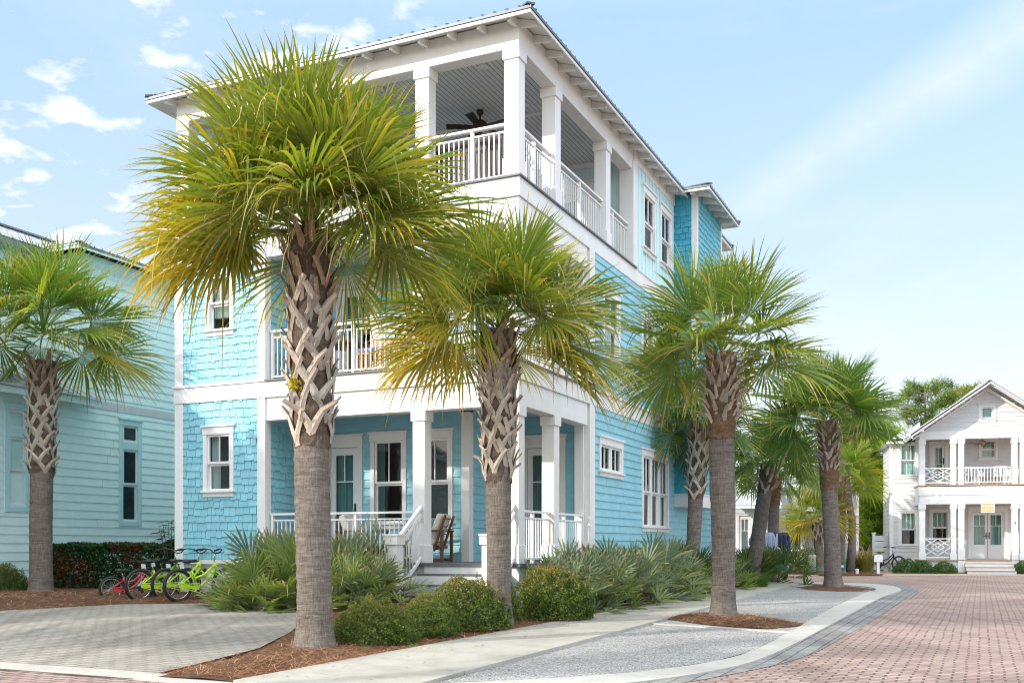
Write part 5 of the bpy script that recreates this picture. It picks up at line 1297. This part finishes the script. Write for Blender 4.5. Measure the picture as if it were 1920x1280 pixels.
# gable roof
m = wm(); e0, e1 = wx(1702), 2*ga-wx(1702); zl = gz-(ga-e0)*gsl; y0, y1 = WY-.75, YE
for s_e in (e0, e1):
    m.add([(s_e,y0,zl),(s_e,y1,zl),(ga,y1,gz),(ga,y0,gz)], [(0,1,2,3)]); m.add([(s_e,y0,zl-.05),(s_e,y1,zl-.05),(ga,y1,gz-.05),(ga,y0,gz-.05)], [(0,1,2,3)])
    for i in range(28):
        y = y0+.15+i*.5; m.bar((s_e,y,zl+.015),(ga,y,gz+.015),.04,.04)
m.bar((ga,y0,gz+.03),(ga,y1,gz+.03),.25,.05)
ro = m.build('roof', M['whiteroof'], WH)
m = wm()
for s_e in (e0, e1): m.bar((s_e,y0-.02,zl-.12),(ga,y0-.02,gz-.12),.05,.24,(0,1,0)); m.bar((s_e,y0+.12,zl-.16),(ga,y0+.12,gz-.16),.04,.14,(0,1,0))
m.bar((e0,y0,zl-.1),(e0,y1,zl-.1),.04,.2); m.build('bargeboard', M['white'], ro)
m = wm()
for sg in (-1,1): m.bar((ga+sg*(ga-e0)*.93,WY+.06,zl+(gz-zl)*.07-.30),(ga,WY+.06,gz-.30),.07,.52,(0,1,0))
m.build('rake_frieze', M['white'], WH)
m = wm(); m.add([(lx(1668)-.25,YL-.35,lz(832)),(e0+.3,YL-.35,lz(832)),(e0+.3,YL+3.4,lz(832)),(lx(1668)-.25,YL+3.4,lz(832)),(e0+.3,YL+2.5,lz(832)+.9),(e0+.3,YL+3.4,lz(832)+.9)], [(0,1,4),(0,3,5,4),(0,1,2,3)]); m.build('side_roof', M['whiteroof'], WH)
fan('ceiling_fan', 'small brown and white ceiling fan under the white house upper porch', ww(wx(1852), WY+1.2, zb2+.24), 'tanwood', .62)
def chair_white(label, x, y, z, rz=0):
    t = thing('slatted_chair', label, 'chair', ww(x,y,z), rz-WROT)
    m = MB(); m.box(-.26,.26,-.24,.24,.40,.43); m.build('seat', M['whiteclean'], t)
    m = MB(); m.bar((-.26,.24,.43),(-.26,.32,.88),.04,.04); m.bar((.26,.24,.43),(.26,.32,.88),.04,.04); m.bar((-.26,.32,.86),(.26,.32,.86),.05,.05)
    for i in range(6): m.bar((-.2+i*.08,.24,.43),(-.2+i*.08,.315,.86),.03,.015)
    m.build('backrest', M['whiteclean'], t)
    for a, b in ((-.24,-.22),(.24,-.22),(-.24,.22),(.24,.22)): m = MB(); m.box(a-.02,a+.02,b-.02,b+.02,0,.62 if b<0 else .40); m.build('leg', M['whiteclean'], t)
    m = MB(); m.box(-.30,-.22,-.26,.26,.62,.65); m.box(.22,.30,-.26,.26,.62,.65); m.build('armrest', M['whiteclean'], t)
chair_white('white slatted chair at the left of the white house upper porch', wx(1832), WY+1.0, zd2+.036)
chair_white('white slatted chair near the right column of the white house upper porch', wx(1888), WY+1.0, zd2+.036)
t = thing('side_table', 'small tan wooden table between the white upper porch chairs', 'table', ww(wx(1862), WY+.9, zd2+.036), -WROT)
m = MB(); m.box(-.32,.32,-.25,.25,.34,.38); m.build('tabletop', M['tanwood'], t)
for a in (-.27,.27):
    for b in (-.2,.2): m = MB(); m.box(a-.025,a+.025,b-.025,b+.025,0,.34); m.build('leg', M['tanwood'], t)
def text(body, size, loc, mat, parent, name='lettering', ext=.004):
    c = bpy.data.curves.new(name, 'FONT'); c.body = body; c.size = size; c.align_x = 'CENTER'; c.align_y = 'CENTER'; c.extrude = ext; c.offset = size*.02
    o = bpy.data.objects.new(name, c); COL.objects.link(o); o.data.materials.append(M[mat]); bpy.context.view_layer.update()
    me = bpy.data.meshes.new_from_object(o.evaluated_get(bpy.context.evaluated_depsgraph_get())); bpy.data.objects.remove(o); bpy.data.curves.remove(c)
    me.materials.clear(); me.materials.append(M[mat]); o = bpy.data.objects.new(name, me); COL.objects.link(o); o.location = loc; o.rotation_euler = (math.pi/2,0,0); o.parent = parent; return o
M['signtan'] = paint('sign_tan', (.62,.36,.17), .6, .1); M['ink'] = paint('grey_numeral', (.16,.16,.17), .5)
sx, sz = wx(1851.5), wz(951.5); t = thing('hanging_sign', 'tan sign with white lettering hanging over the white house front steps', 'sign', ww(sx, WY-.06, sz), -WROT)
m = MB(); w_, h_ = .25, .185
m.box(-w_,w_,-.012,.012,-h_,h_); m.build('board', M['signtan'], t)
m = MB(); m.box(-w_-.02,w_+.02,-.018,.016,h_,h_+.028); m.box(-w_-.02,w_+.02,-.018,.016,-h_-.028,-h_); m.box(-w_-.028,-w_,-.018,.016,-h_,h_); m.box(w_,w_+.028,-.018,.016,-h_,h_); m.build('frame', M['whiteclean'], t)
text('Walk on the', .088, (0,-.016,.075), 'whiteclean', t); text('* Beach *', .10, (0,-.016,-.07), 'whiteclean', t)
m = MB()
for x in (-.18,.18): m.tube([(x,0,h_+.02),(x,.06,h_+.10)],.006,5)
m.build('hook', M['chrome'], t)
text('3', .22, (wx(1902.5)-wo, -.03, wz(981)), 'ink', WH, 'house_number')
ct = at(1690,45.2)
nb = [shrub_mesh(1,1,1, 3500, .13, [(.05,.11,.025),(.075,.15,.04),(.10,.18,.05)], 55).mesh('foliage', M['leaf'])]
def fsh(label, px, sx_, sz_):
    t = thing('low_shrub', label, 'shrub', (*at(px,lY(px,-.35))[:2],.02), px*.1, 'clipped shrubs along the white porch'); o = bpy.data.objects.new('foliage', nb[0]); COL.objects.link(o); o.parent = t; o.scale = (sx_,.5,sz_)
fsh('low green shrub under the left windows of the white house', 1697, .50, .52); fsh('middle low green shrub under the white porch', 1731, .50, .46); fsh('low green shrub against the left side of the white steps', 1770, .56, .42); fsh('low green shrub right of the white steps, cut by the frame', 1921, .45, .44)
# ================================================================ pale grey shuttered house
GY = 45.0; GS = GY/F
gx = lambda px: (px-CX)*GS
gz_ = lambda py: CH+(HY-py)*GS
GH = thing('shuttered_house', 'pale grey house with white shutters behind the street palms', 'house', (gx(1480), GY, 0)); go = gx(1480)
GT = lambda y: (lambda a, b, z: (a-go, y-b-GY, z))
def gm(): m = MB(); m.T = lambda x, y, z: (x-go, y-GY, z); return m
gh_ = [window(GH, GT(GY), gx(1467), gx(1507), gz_(1036), gz_(960), lites=1, curtain=('curtain','b',.6,0), jamb=.1, head=.12), window(GH, GT(GY), gx(1382), gx(1416), gz_(912), gz_(840), lites=1, curtain=('curtain','f',1,0), jamb=.1, head=.12)]
gd = [door(GH, GT(GY), gx(1380), gx(1413), .35, gz_(960), ('curtain','f',1,0), jamb=.12, head=.15)]
m = MB(GT(GY)); lap(m, gx(1360), gx(1610), .3, gz_(915), gh_+gd, .17); lap(m, gx(1360), gx(1500), gz_(915), 6.0, gh_, .17); m.build('lap_wall', M['greyblue'], GH, recalc=False)
m = gm()
for a, b in ((1451,1466),(1508,1523)):
    x0, x1 = gx(a), gx(b)
    for i in range(3): w_ = (x1-x0)/3; m.box(x0+w_*i+.008, x0+w_*(i+1)-.008, GY-.06, GY-.025, gz_(1037), gz_(965))
    for z in (1022, 980): m.box(x0, x1, GY-.085, GY-.06, gz_(z+5), gz_(z))
m.build('shutter', M['offwhite'], GH)
m = gm(); m.add([(gx(1340),GY-1.7,gz_(949)-.0),(gx(1446),GY-1.7,gz_(949)),(gx(1446),GY-.02,gz_(914)),(gx(1340),GY-.02,gz_(914))], [(0,1,2,3)])
for i in range(14): x = gx(1342)+i*.19; m.bar((x,GY-1.7,gz_(949)+.02),(x,GY-.02,gz_(914)+.02),.03,.03)
m.build('porch_roof', M['whiteroof'], GH)
m = gm(); m.box(gx(1340),gx(1446),GY-1.68,GY-1.6,gz_(955),gz_(949.5)); m.build('porch_beam', M['white'], GH); m = gm(); m.box(gx(1338),gx(1446),GY-1.6,GY-.03,.1,.32); m.build('porch_floor', M['white'], GH); m = gm(); m.box(gx(1604),gx(1610),GY-.03,GY+.2,.3,gz_(915)); m.build('corner_board', M['white'], GH); m = gm(); m.box(gx(1494),gx(1501),GY-.03,GY+.2,gz_(915),6.0); m.build('corner_board', M['white'], GH)
m = gm(); m.box(gx(1360),gx(1608),GY+.06,50,0,.3); m.box(gx(1607),gx(1609),GY+.03,50,.3,gz_(918)); m.box(gx(1360),gx(1608),49.9,50,.3,gz_(918)); m.box(gx(1498),gx(1500),GY+.03,50,gz_(918),6.0); m.build('wall', M['greyblue'], GH)
o = hip(gx(1446), gx(1618), GY-.35, 50.4, gz_(915)+.05, parent=GH, mat='whiteroof', name='lower_roof', wall=.35, tails=False, slope=math.tan(R(14)), step=.5); o.location = (-go,-GY,0)
o = hip(gx(1350), gx(1510), GY-.4, 50.4, 6.1, parent=GH, mat='whiteroof', wall=.4, tails=False, slope=math.tan(R(16)), step=.5); o.location = (-go,-GY,0)
# ================================================================ far fence, trike, street things
FX = lambda px: (px-CX)*48/F
fe = thing('board_fence', 'white horizontal board fence beside the white house', 'fence', (FX(1655),48,0))
m = MB()
for i in range(6): m.box(FX(1636)-FX(1655), FX(1671)-FX(1655), -.02, .02, .12+i*.27, .12+i*.27+.245)
m.build('board_panel', M['offwhite'], fe)
for px in (1639,1668): m = MB(); x = FX(px)-FX(1655); m.box(x-.06,x+.06,.021,.10,0,1.80); m.box(x-.085,x+.085,.0,.125,1.80,1.86); m.build('post', M['white'], fe)
tr = bicycle('black tricycle standing against the white board fence', (*at(1640,46.8)[:2],.05), R(8), 'black', .36, name='tricycle', cat='tricycle')
m = MB(); rw = .33; m.tube([(.06+(rw-.03)*math.cos(t)*.25, .36+.1, rw+(rw-.03)*math.sin(t)) for t in np.linspace(0,6.283,30)[:-1]], .04, 8, closed=True)
m.build('wheel', M['black'], tr, smooth=True)
t = thing('lot_sign', 'white wooden sign on a short post in the pine straw', 'sign', (*at(1646,43.1)[:2],.03))
m = MB(); m.box(-.06,.06,-.05,.05,0,.60); m.build('post', M['white'], t, bevel=.004); m = MB(); m.box(-.18,.18,-.075,-.051,.52,.80); m.prism([(-.14,-.075),(.14,-.075),(.14,-.051),(-.14,-.051)],.80,.825); m.build('board', M['whiteclean'], t)
t = thing('utility_pedestal', 'pale green cylindrical utility pedestal with a red label', 'utility box', (*at(1523,43.4)[:2],.03))
m = MB(); m.lathe([(.17,0),(.165,.70),(.175,.71),(.175,.78),(.15,.82),(.05,.83)],20)
M['pedestal'] = paint('pale_green_plastic', (.50,.60,.48), .5, .06); M['greenbox'] = paint('dark_green_plastic', (.015,.12,.085), .4, .1); M['navy'] = paint('navy_vinyl', (.035,.045,.10), .5, .2, (14,14,.5), 6, .1); M['lav'] = paint('lavender_cover', (.40,.45,.66), .7, .1, (14,14,.5), 4)
m.build('body', M['pedestal'], t, smooth=True); m = MB(); m.box(-.055,.0,-.18,-.171,.52,.68); m.build('label', M['red'], t)
t = thing('utility_pedestal', 'short dark green utility pedestal at the pine trunk', 'utility box', (*at(1579,43.5)[:2],.03))
m = MB(); m.lathe([(.12,0),(.12,.42),(.13,.43),(.13,.52),(.10,.56)],18); m.build('body', M['greenbox'], t); m = MB(); m.box(-.09,.02,-.136,-.131,.28,.38); m.build('label', M['plate'], t)
t = thing('bollard', 'short white pipe stub in the pine straw', 'bollard', (*at(1607,43.2)[:2],.02)); m = MB(); m.lathe([(.07,0),(.07,.20),(.06,.225)],16); m.build('post', M['white'], t); m = MB(); m.lathe([(.074,.17),(.078,.18),(.078,.215),(.062,.235),(.02,.24)],16); m.build('cap', M['whiteclean'], t)
# parked cart under a navy rain cover
c0 = at(1456, 35.2); t = thing('golf_cart', 'green golf cart under a navy and lavender rain cover', 'cart', (c0[0]-.02,35.2,.04), R(4))
m = MB(); m.box(-.52,.34,-.25,1.3,.30,.62); m.box(-.50,.32,-.30,-.25,.36,.60); m.build('body', M['greenbox'], t, bevel=.05)
for x in (-.48,.30):
    for y in (0,1.25): m = MB(); m.tube([(x+.19*math.cos(q)*.0, y+.17*math.cos(q), .23+.17*math.sin(q)) for q in np.linspace(0,6.283,24)[:-1]], .065, 8, closed=True); m.tube([(x-.05,y,.23),(x+.05,y,.23)],.14,14); m.build('wheel', M['black'], t)
def cover(x0, x1, mat):
    m = MB(); pr = [(-.22,.60),(-.24,1.3),(-.20,1.55),(-.05,1.66),(1.1,1.66),(1.25,1.5),(1.28,.6)]; vs = []; n = 18
    for i in range(n+1):
        x = x0+(x1-x0)*i/n; k = 1-.06*(abs(i/n-.5)*2)**6
        for (y,z) in pr: vs.append((x, y+.015*math.sin(i*2.6), .6+(z-.6)*k))
    q = len(pr); m.add(vs, [(i*q+j,i*q+j+1,(i+1)*q+j+1,(i+1)*q+j) for i in range(n) for j in range(q-1)]+[tuple(range(q)), tuple(range(n*q,n*q+q))]); return m.build('rain_cover', M[mat], t, smooth=False)
cover(.0,.44,'navy'); cover(-.54,-.08,'lav')
m = MB(); m.tube([(-.04,-.2,.6),(-.04,-.2,1.62)],.025,8); m.build('pole', M['whiteclean'], t); m = MB(); m.tube([(-.05,-.28,1.15),(.08,-.30,1.05),(.10,-.30,.92)],.022,8); m.build('handle', M['whiteclean'], t)

# ================================================================ pines
def pine(label, x, y, h, cz, cr, ch, nt_, trunk=.16, seed=0, col=((.10,.16,.028),(.15,.215,.035),(.065,.11,.022)), name='pine_tree', nl=26, nw=.022, ln=.26, group='pines behind the houses', lean=0):
    rd = random.Random(seed); r_ = np.random.default_rng(seed)
    t = thing(name, label, 'pine tree', (x,y,0), 0, group); m = MB()
    sp = [(lean*k/8+.12*math.sin(k*1.3+seed), .1*math.cos(k*1.7+seed), h*k/8) for k in range(9)]; sp[0] = (0,0,-.1)
    m.tube(sp, [trunk*(1.15-.85*k/8) for k in range(9)], 12); tips = []
    nl_ = max(8, nt_//10)
    for i in range(nl_):
        f = (i+.5)/nl_; z = cz-ch*.5+ch*.92*f; z = min(z, h*.98); k = z/h*8; a_, b_ = sp[min(7,int(k))], sp[min(8,int(k)+1)]; fr = k-int(k)
        o = np.array(a_)*(1-fr)+np.array(b_)*fr; az = i*2.4+rd.uniform(-.4,.4); R_ = cr*math.sqrt(max(.08,1-((z-cz)/(ch*.56))**2))*rd.uniform(.6,1.1)
        d = np.array((math.cos(az),math.sin(az),0)); mid = o+d*R_*.55+Z*R_*.10; end = o+d*R_+Z*R_*rd.uniform(.15,.5)
        m.tube([tuple(o),tuple(mid),tuple(end)],[trunk*.28,trunk*.17,trunk*.06],6,cap=False)
        pads = [o+(end-o)*rd.uniform(.5,1.05)+r_.normal(0,.16*cr,3)*np.array((1,1,.5)) for _ in range(3)]
        for j in range(max(3,nt_//nl_)):
            p = pads[j%3]+r_.normal(0,.11*cr,3)*np.array((1,1,.42)); g_ = rd.uniform(.5,1); tips.append(p)
            if j % 2 == 0: m.tube([tuple(o+(mid-o)*min(1,g_*1.3)),tuple(p)],[trunk*.08,trunk*.04],4,cap=False)
    m.build('trunk', M['pinebark'], t, smooth=True); nb = NB()
    for p in tips:
        c = np.array(col[rd.randrange(len(col))])*rd.uniform(.7,1.35); n_ = nl
        d = r_.normal(0,1,(n_,3)); d[:,2] = d[:,2]*.8+.35; d /= np.linalg.norm(d,axis=1)[:,None]; s_ = np.cross(d, r_.normal(0,1,(n_,3))); s_ /= np.linalg.norm(s_,axis=1)[:,None]
        L_ = ln*r_.uniform(.6,1.25,(n_,1))*cr**.35; b = p+d*.03+r_.normal(0,.10,(n_,3)); e = b+d*L_
        V = np.stack([b-s_*nw*.6,b+s_*nw*.6,e+s_*nw*.3,e-s_*nw*.3],1).reshape(-1,3)
        nb.add(V, np.arange(n_*4).reshape(-1,4), np.repeat(c[None]*r_.uniform(.8,1.2,(n_,1)),4,0))
    nb.build('crown', M['needle'], t); return t
def pn(label, px, Y, top, mid, rad, half, nt_, **k):
    pine(label, (px-CX)/F*Y, Y, zat(top,Y), zat(mid,Y), rad/F*Y, 2*half/F*Y, nt_, **k)
pn('spreading pine rising left of the white gable', 1738, 62, 726, 764, 58, 46, 170, seed=1, nw=.03, ln=.34, nl=26)
pn('pine behind the white gable\'s peak', 1822, 66, 732, 764, 56, 36, 160, seed=2, nw=.03, ln=.34, nl=26, col=((.17,.21,.028),(.22,.25,.035),(.11,.15,.025)))
pn('broad yellow green pine crown above the dark trunked palm', 1545, 58, 712, 745, 66, 40, 260, seed=3, nw=.03, ln=.36, nl=34, col=((.26,.31,.03),(.32,.36,.045),(.18,.23,.03)))
pn('bushy green pine between the two far houses', 1640, 52, 760, 905, 52, 120, 560, seed=4, nw=.026, ln=.34, nl=34, col=((.20,.30,.03),(.30,.40,.045),(.13,.21,.03)))
pn('darker pine low against the white house wall', 1625, 56, 850, 985, 55, 80, 420, seed=5, nw=.026, ln=.34, nl=34, col=((.07,.11,.025),(.11,.16,.03),(.05,.08,.02)))
pn('bright green pine left of the bushy pine', 1598, 54, 720, 850, 36, 110, 340, seed=7, nw=.026, ln=.34, nl=34, col=((.20,.28,.035),(.28,.34,.045),(.13,.19,.03)))
pn('slender pine with a straight bare trunk at the street edge', 1593, 44.2, 690, 790, 34, 70, 160, seed=6, trunk=.17, nw=.022, ln=.3)

# trees on the near side of the cross street, behind and left of the viewer: they throw the dappled shade
def shade_tree(label, x, y, h, cz, r, rz_, n_, seed, col=((.05,.085,.02),(.08,.12,.03),(.035,.06,.015))):
    global rng
    rng = np.random.default_rng(seed); t = thing('oak_tree', label, 'tree', (x,y,0), 0, 'trees across the street from the porch'); m = MB()
    m.tube([(0,0,-.1),(.1,.05,h*.3),(-.05,.1,cz)],[.28,.22,.12],10)
    P = []
    for i in range(26):
        d = rng.normal(0,1,3); d /= np.linalg.norm(d); c = np.array((0,0,cz))+d*np.array((r,r,rz_))*rng.uniform(.35,.9); m.tube([(-.03,.08,cz*.75),tuple(c)],[.07,.02],5,cap=False)
        P.append(c+rng.normal(0,.30,(n_//26,3))*r*.42*np.array((1,1,.6)))
    m.build('trunk', M['pinebark'], t, smooth=True); P = np.concatenate(P); nb = NB(); leaves(nb, P, .30, np.array(col)[rng.integers(0,3,len(P))], .2, .6); nb.build('crown', M['leaf'], t)
for k, (x,y,h,cz,r,rz_,n_) in enumerate(((-15.6,12.6,10,7.9,3.0,2.0,3000),(-20,5.0,10,8.2,2.4,1.6,1500),(-11.5,3.2,9,7.3,1.8,1.2,800),(-13.5,-3.5,11,8.5,3,2.2,3000),(-3,-15,9,5.6,3.6,3.0,5200),(5,-17,10,6.0,4.0,3.2,5200),(13,-14,9,5.5,3.6,3.0,5200),(21,-9,10,6.0,4,3.2,5200),(-10,-17,10,6,4,3.2,5200))):
    shade_tree(('oak %s across the street') % ('shading the porch','left of the driveway','over the near kerb','beyond the corner','behind the viewer','right behind the viewer','at the right corner','down the street','far left')[k], x,y,h,cz,r,rz_,n_,300+k)
for k, (x,y,lb) in enumerate(((34,58,'oak right of the white house'),(42,66,'larger oak far right of the white house'),(52,58,'oak at the far end of the brick street'),(31,72,'oak behind the white house on its right'))):
    shade_tree(lb, x, y, 9, 5.2+.5*k, 4.2, 3.4, 2600, 400+k)
# ================================================================ light, sky, camera
SUN_EL = 24; sdir = np.array((-.86,-.51)); sdir = sdir/np.linalg.norm(sdir)
w = bpy.data.worlds.new('World'); S.world = w; w.use_nodes = True; t = w.node_tree; t.nodes.clear()
out = N(t,'OutputWorld'); bg = N(t,'Background', Strength=.12)
sky = N(t,'TexSky', sky_type='NISHITA', sun_disc=False, sun_elevation=R(SUN_EL), altitude=0, air_density=1.0, dust_density=.6, ozone_density=1.0)
sky.sun_rotation = math.atan2(sdir[0], sdir[1])
tc = N(t,'TexCoord'); sp = N(t,'SeparateXYZ'); L(t, tc.outputs['Generated'], sp.inputs[0])
X, Y, Zz = sp.outputs
zc = math_(t,'MAXIMUM', Zz, .02)
cmb = N(t,'CombineXYZ'); den = math_(t,'ADD', zc, .12)
L(t, math_(t,'DIVIDE',X,den), cmb.inputs[0]); L(t, math_(t,'DIVIDE',Y,den), cmb.inputs[1])
def wnoise(scale, detail, rough, off=(0,0,0), st=(1,1,1), dist=.2):
    mp = N(t,'Mapping'); mp.inputs['Location'].default_value = off; mp.inputs['Scale'].default_value = st; L(t, cmb.outputs[0], mp.inputs[0]); return noise(t, mp.outputs[0], scale, detail, rough, dist)
az = math_(t,'DIVIDE', X, math_(t,'MAXIMUM', Y, .05)); el = math_(t,'DIVIDE', Zz, math_(t,'MAXIMUM', Y, .05))
# small puffs on the left half of the sky
puff = ramp(t, wnoise(8.0, 6, .55, (3.1,.4,0)), [(.54,(0,)*3),(.66,(.9,)*3)])
side = ramp(t, math_(t,'ADD', math_(t,'MULTIPLY', az, -1.0), .12), [(.10,(.0,)*3),(.28,(1,)*3)])
puff = math_(t,'MULTIPLY', puff, side)
# a long wisp climbing to the right
line = math_(t,'SUBTRACT', el, math_(t,'ADD', math_(t,'MULTIPLY', az, .62), .195))
wd = math_(t,'ADD', .012, math_(t,'MULTIPLY', math_(t,'MAXIMUM', az, 0.0), .10))
prof = math_(t,'SUBTRACT', 1.0, math_(t,'ABSOLUTE', math_(t,'DIVIDE', line, wd)))
wis = math_(t,'MULTIPLY', math_(t,'MAXIMUM', prof, 0.0), ramp(t, wnoise(1.6, 7, .62, (0,5,0), (1,.6,1), .6), [(.30,(0,)*3),(.62,(1,)*3)]))
wis = math_(t,'MULTIPLY', wis, ramp(t, az, [(.10,(0,)*3),(.24,(.55,)*3),(.48,(1,)*3)]))
thin = math_(t,'MULTIPLY', ramp(t, wnoise(.9, 8, .65, (7,2,0)), [(.48,(0,)*3),(.8,(1,)*3)]), .30)
cl = math_(t,'MINIMUM', math_(t,'ADD', math_(t,'ADD', puff, math_(t,'MULTIPLY', wis, .62)), thin), 1.0)
# thin bright veil low over the horizon
veil_ = ramp(t, el, [(.0,(.80,)*3),(.14,(.62,)*3),(.32,(.32,)*3),(.56,(.10,)*3)])
skyc = mixc(t, 1.0, sky.outputs[0], (1.05,1.0,.98), 'MULTIPLY')
grad = ramp(t, math_(t,'ADD',math_(t,'MULTIPLY',Zz,1.0),0), [(.0,(.66,.672,.69)),(.10,(.60,.64,.695)),(.25,(.45,.555,.70)),(.46,(.33,.49,.70)),(.60,(.80,.90,1.0)),(.75,(1.5,1.52,1.55))])  # top stops, above the framed sky, are raised to add fill light
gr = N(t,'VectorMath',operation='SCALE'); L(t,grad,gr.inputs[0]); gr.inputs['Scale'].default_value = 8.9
back = ramp(t, math_(t,'MULTIPLY', Y, -1.0), [(.0,(1,)*3),(.35,(2.0,1.95,1.85))])  # unseen sky behind the camera brightened to lift the shaded sides
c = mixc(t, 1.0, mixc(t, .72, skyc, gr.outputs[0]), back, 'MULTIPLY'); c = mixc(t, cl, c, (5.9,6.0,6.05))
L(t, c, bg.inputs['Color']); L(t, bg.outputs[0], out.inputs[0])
sl = bpy.data.lights.new('sun','SUN'); sl.energy = 2.85; sl.angle = R(.9); sl.color = (1.0,.93,.82)
so = bpy.data.objects.new('sun', sl); COL.objects.link(so)
d = Vector((sdir[0]*math.cos(R(SUN_EL)), sdir[1]*math.cos(R(SUN_EL)), math.sin(R(SUN_EL)))); so.rotation_euler = d.to_track_quat('Z','Y').to_euler(); so.location = (-30,-20,25)
cam = bpy.data.cameras.new('camera'); co = bpy.data.objects.new('camera', cam); COL.objects.link(co); S.camera = co
co.location = (0,0,CH); co.rotation_euler = (R(90),0,0); cam.sensor_width = 36; cam.lens = F/1920*36; cam.shift_y = (HY-640)/1920; cam.clip_end = 2000; cam.clip_start = .05
S.view_settings.view_transform = 'Standard'; S.view_settings.look = 'None'; S.view_settings.exposure = 0.76; S.view_settings.gamma = 1
S.cycles.filter_width = 1.05; S.cycles.max_bounces = 8; S.cycles.transparent_max_bounces = 12
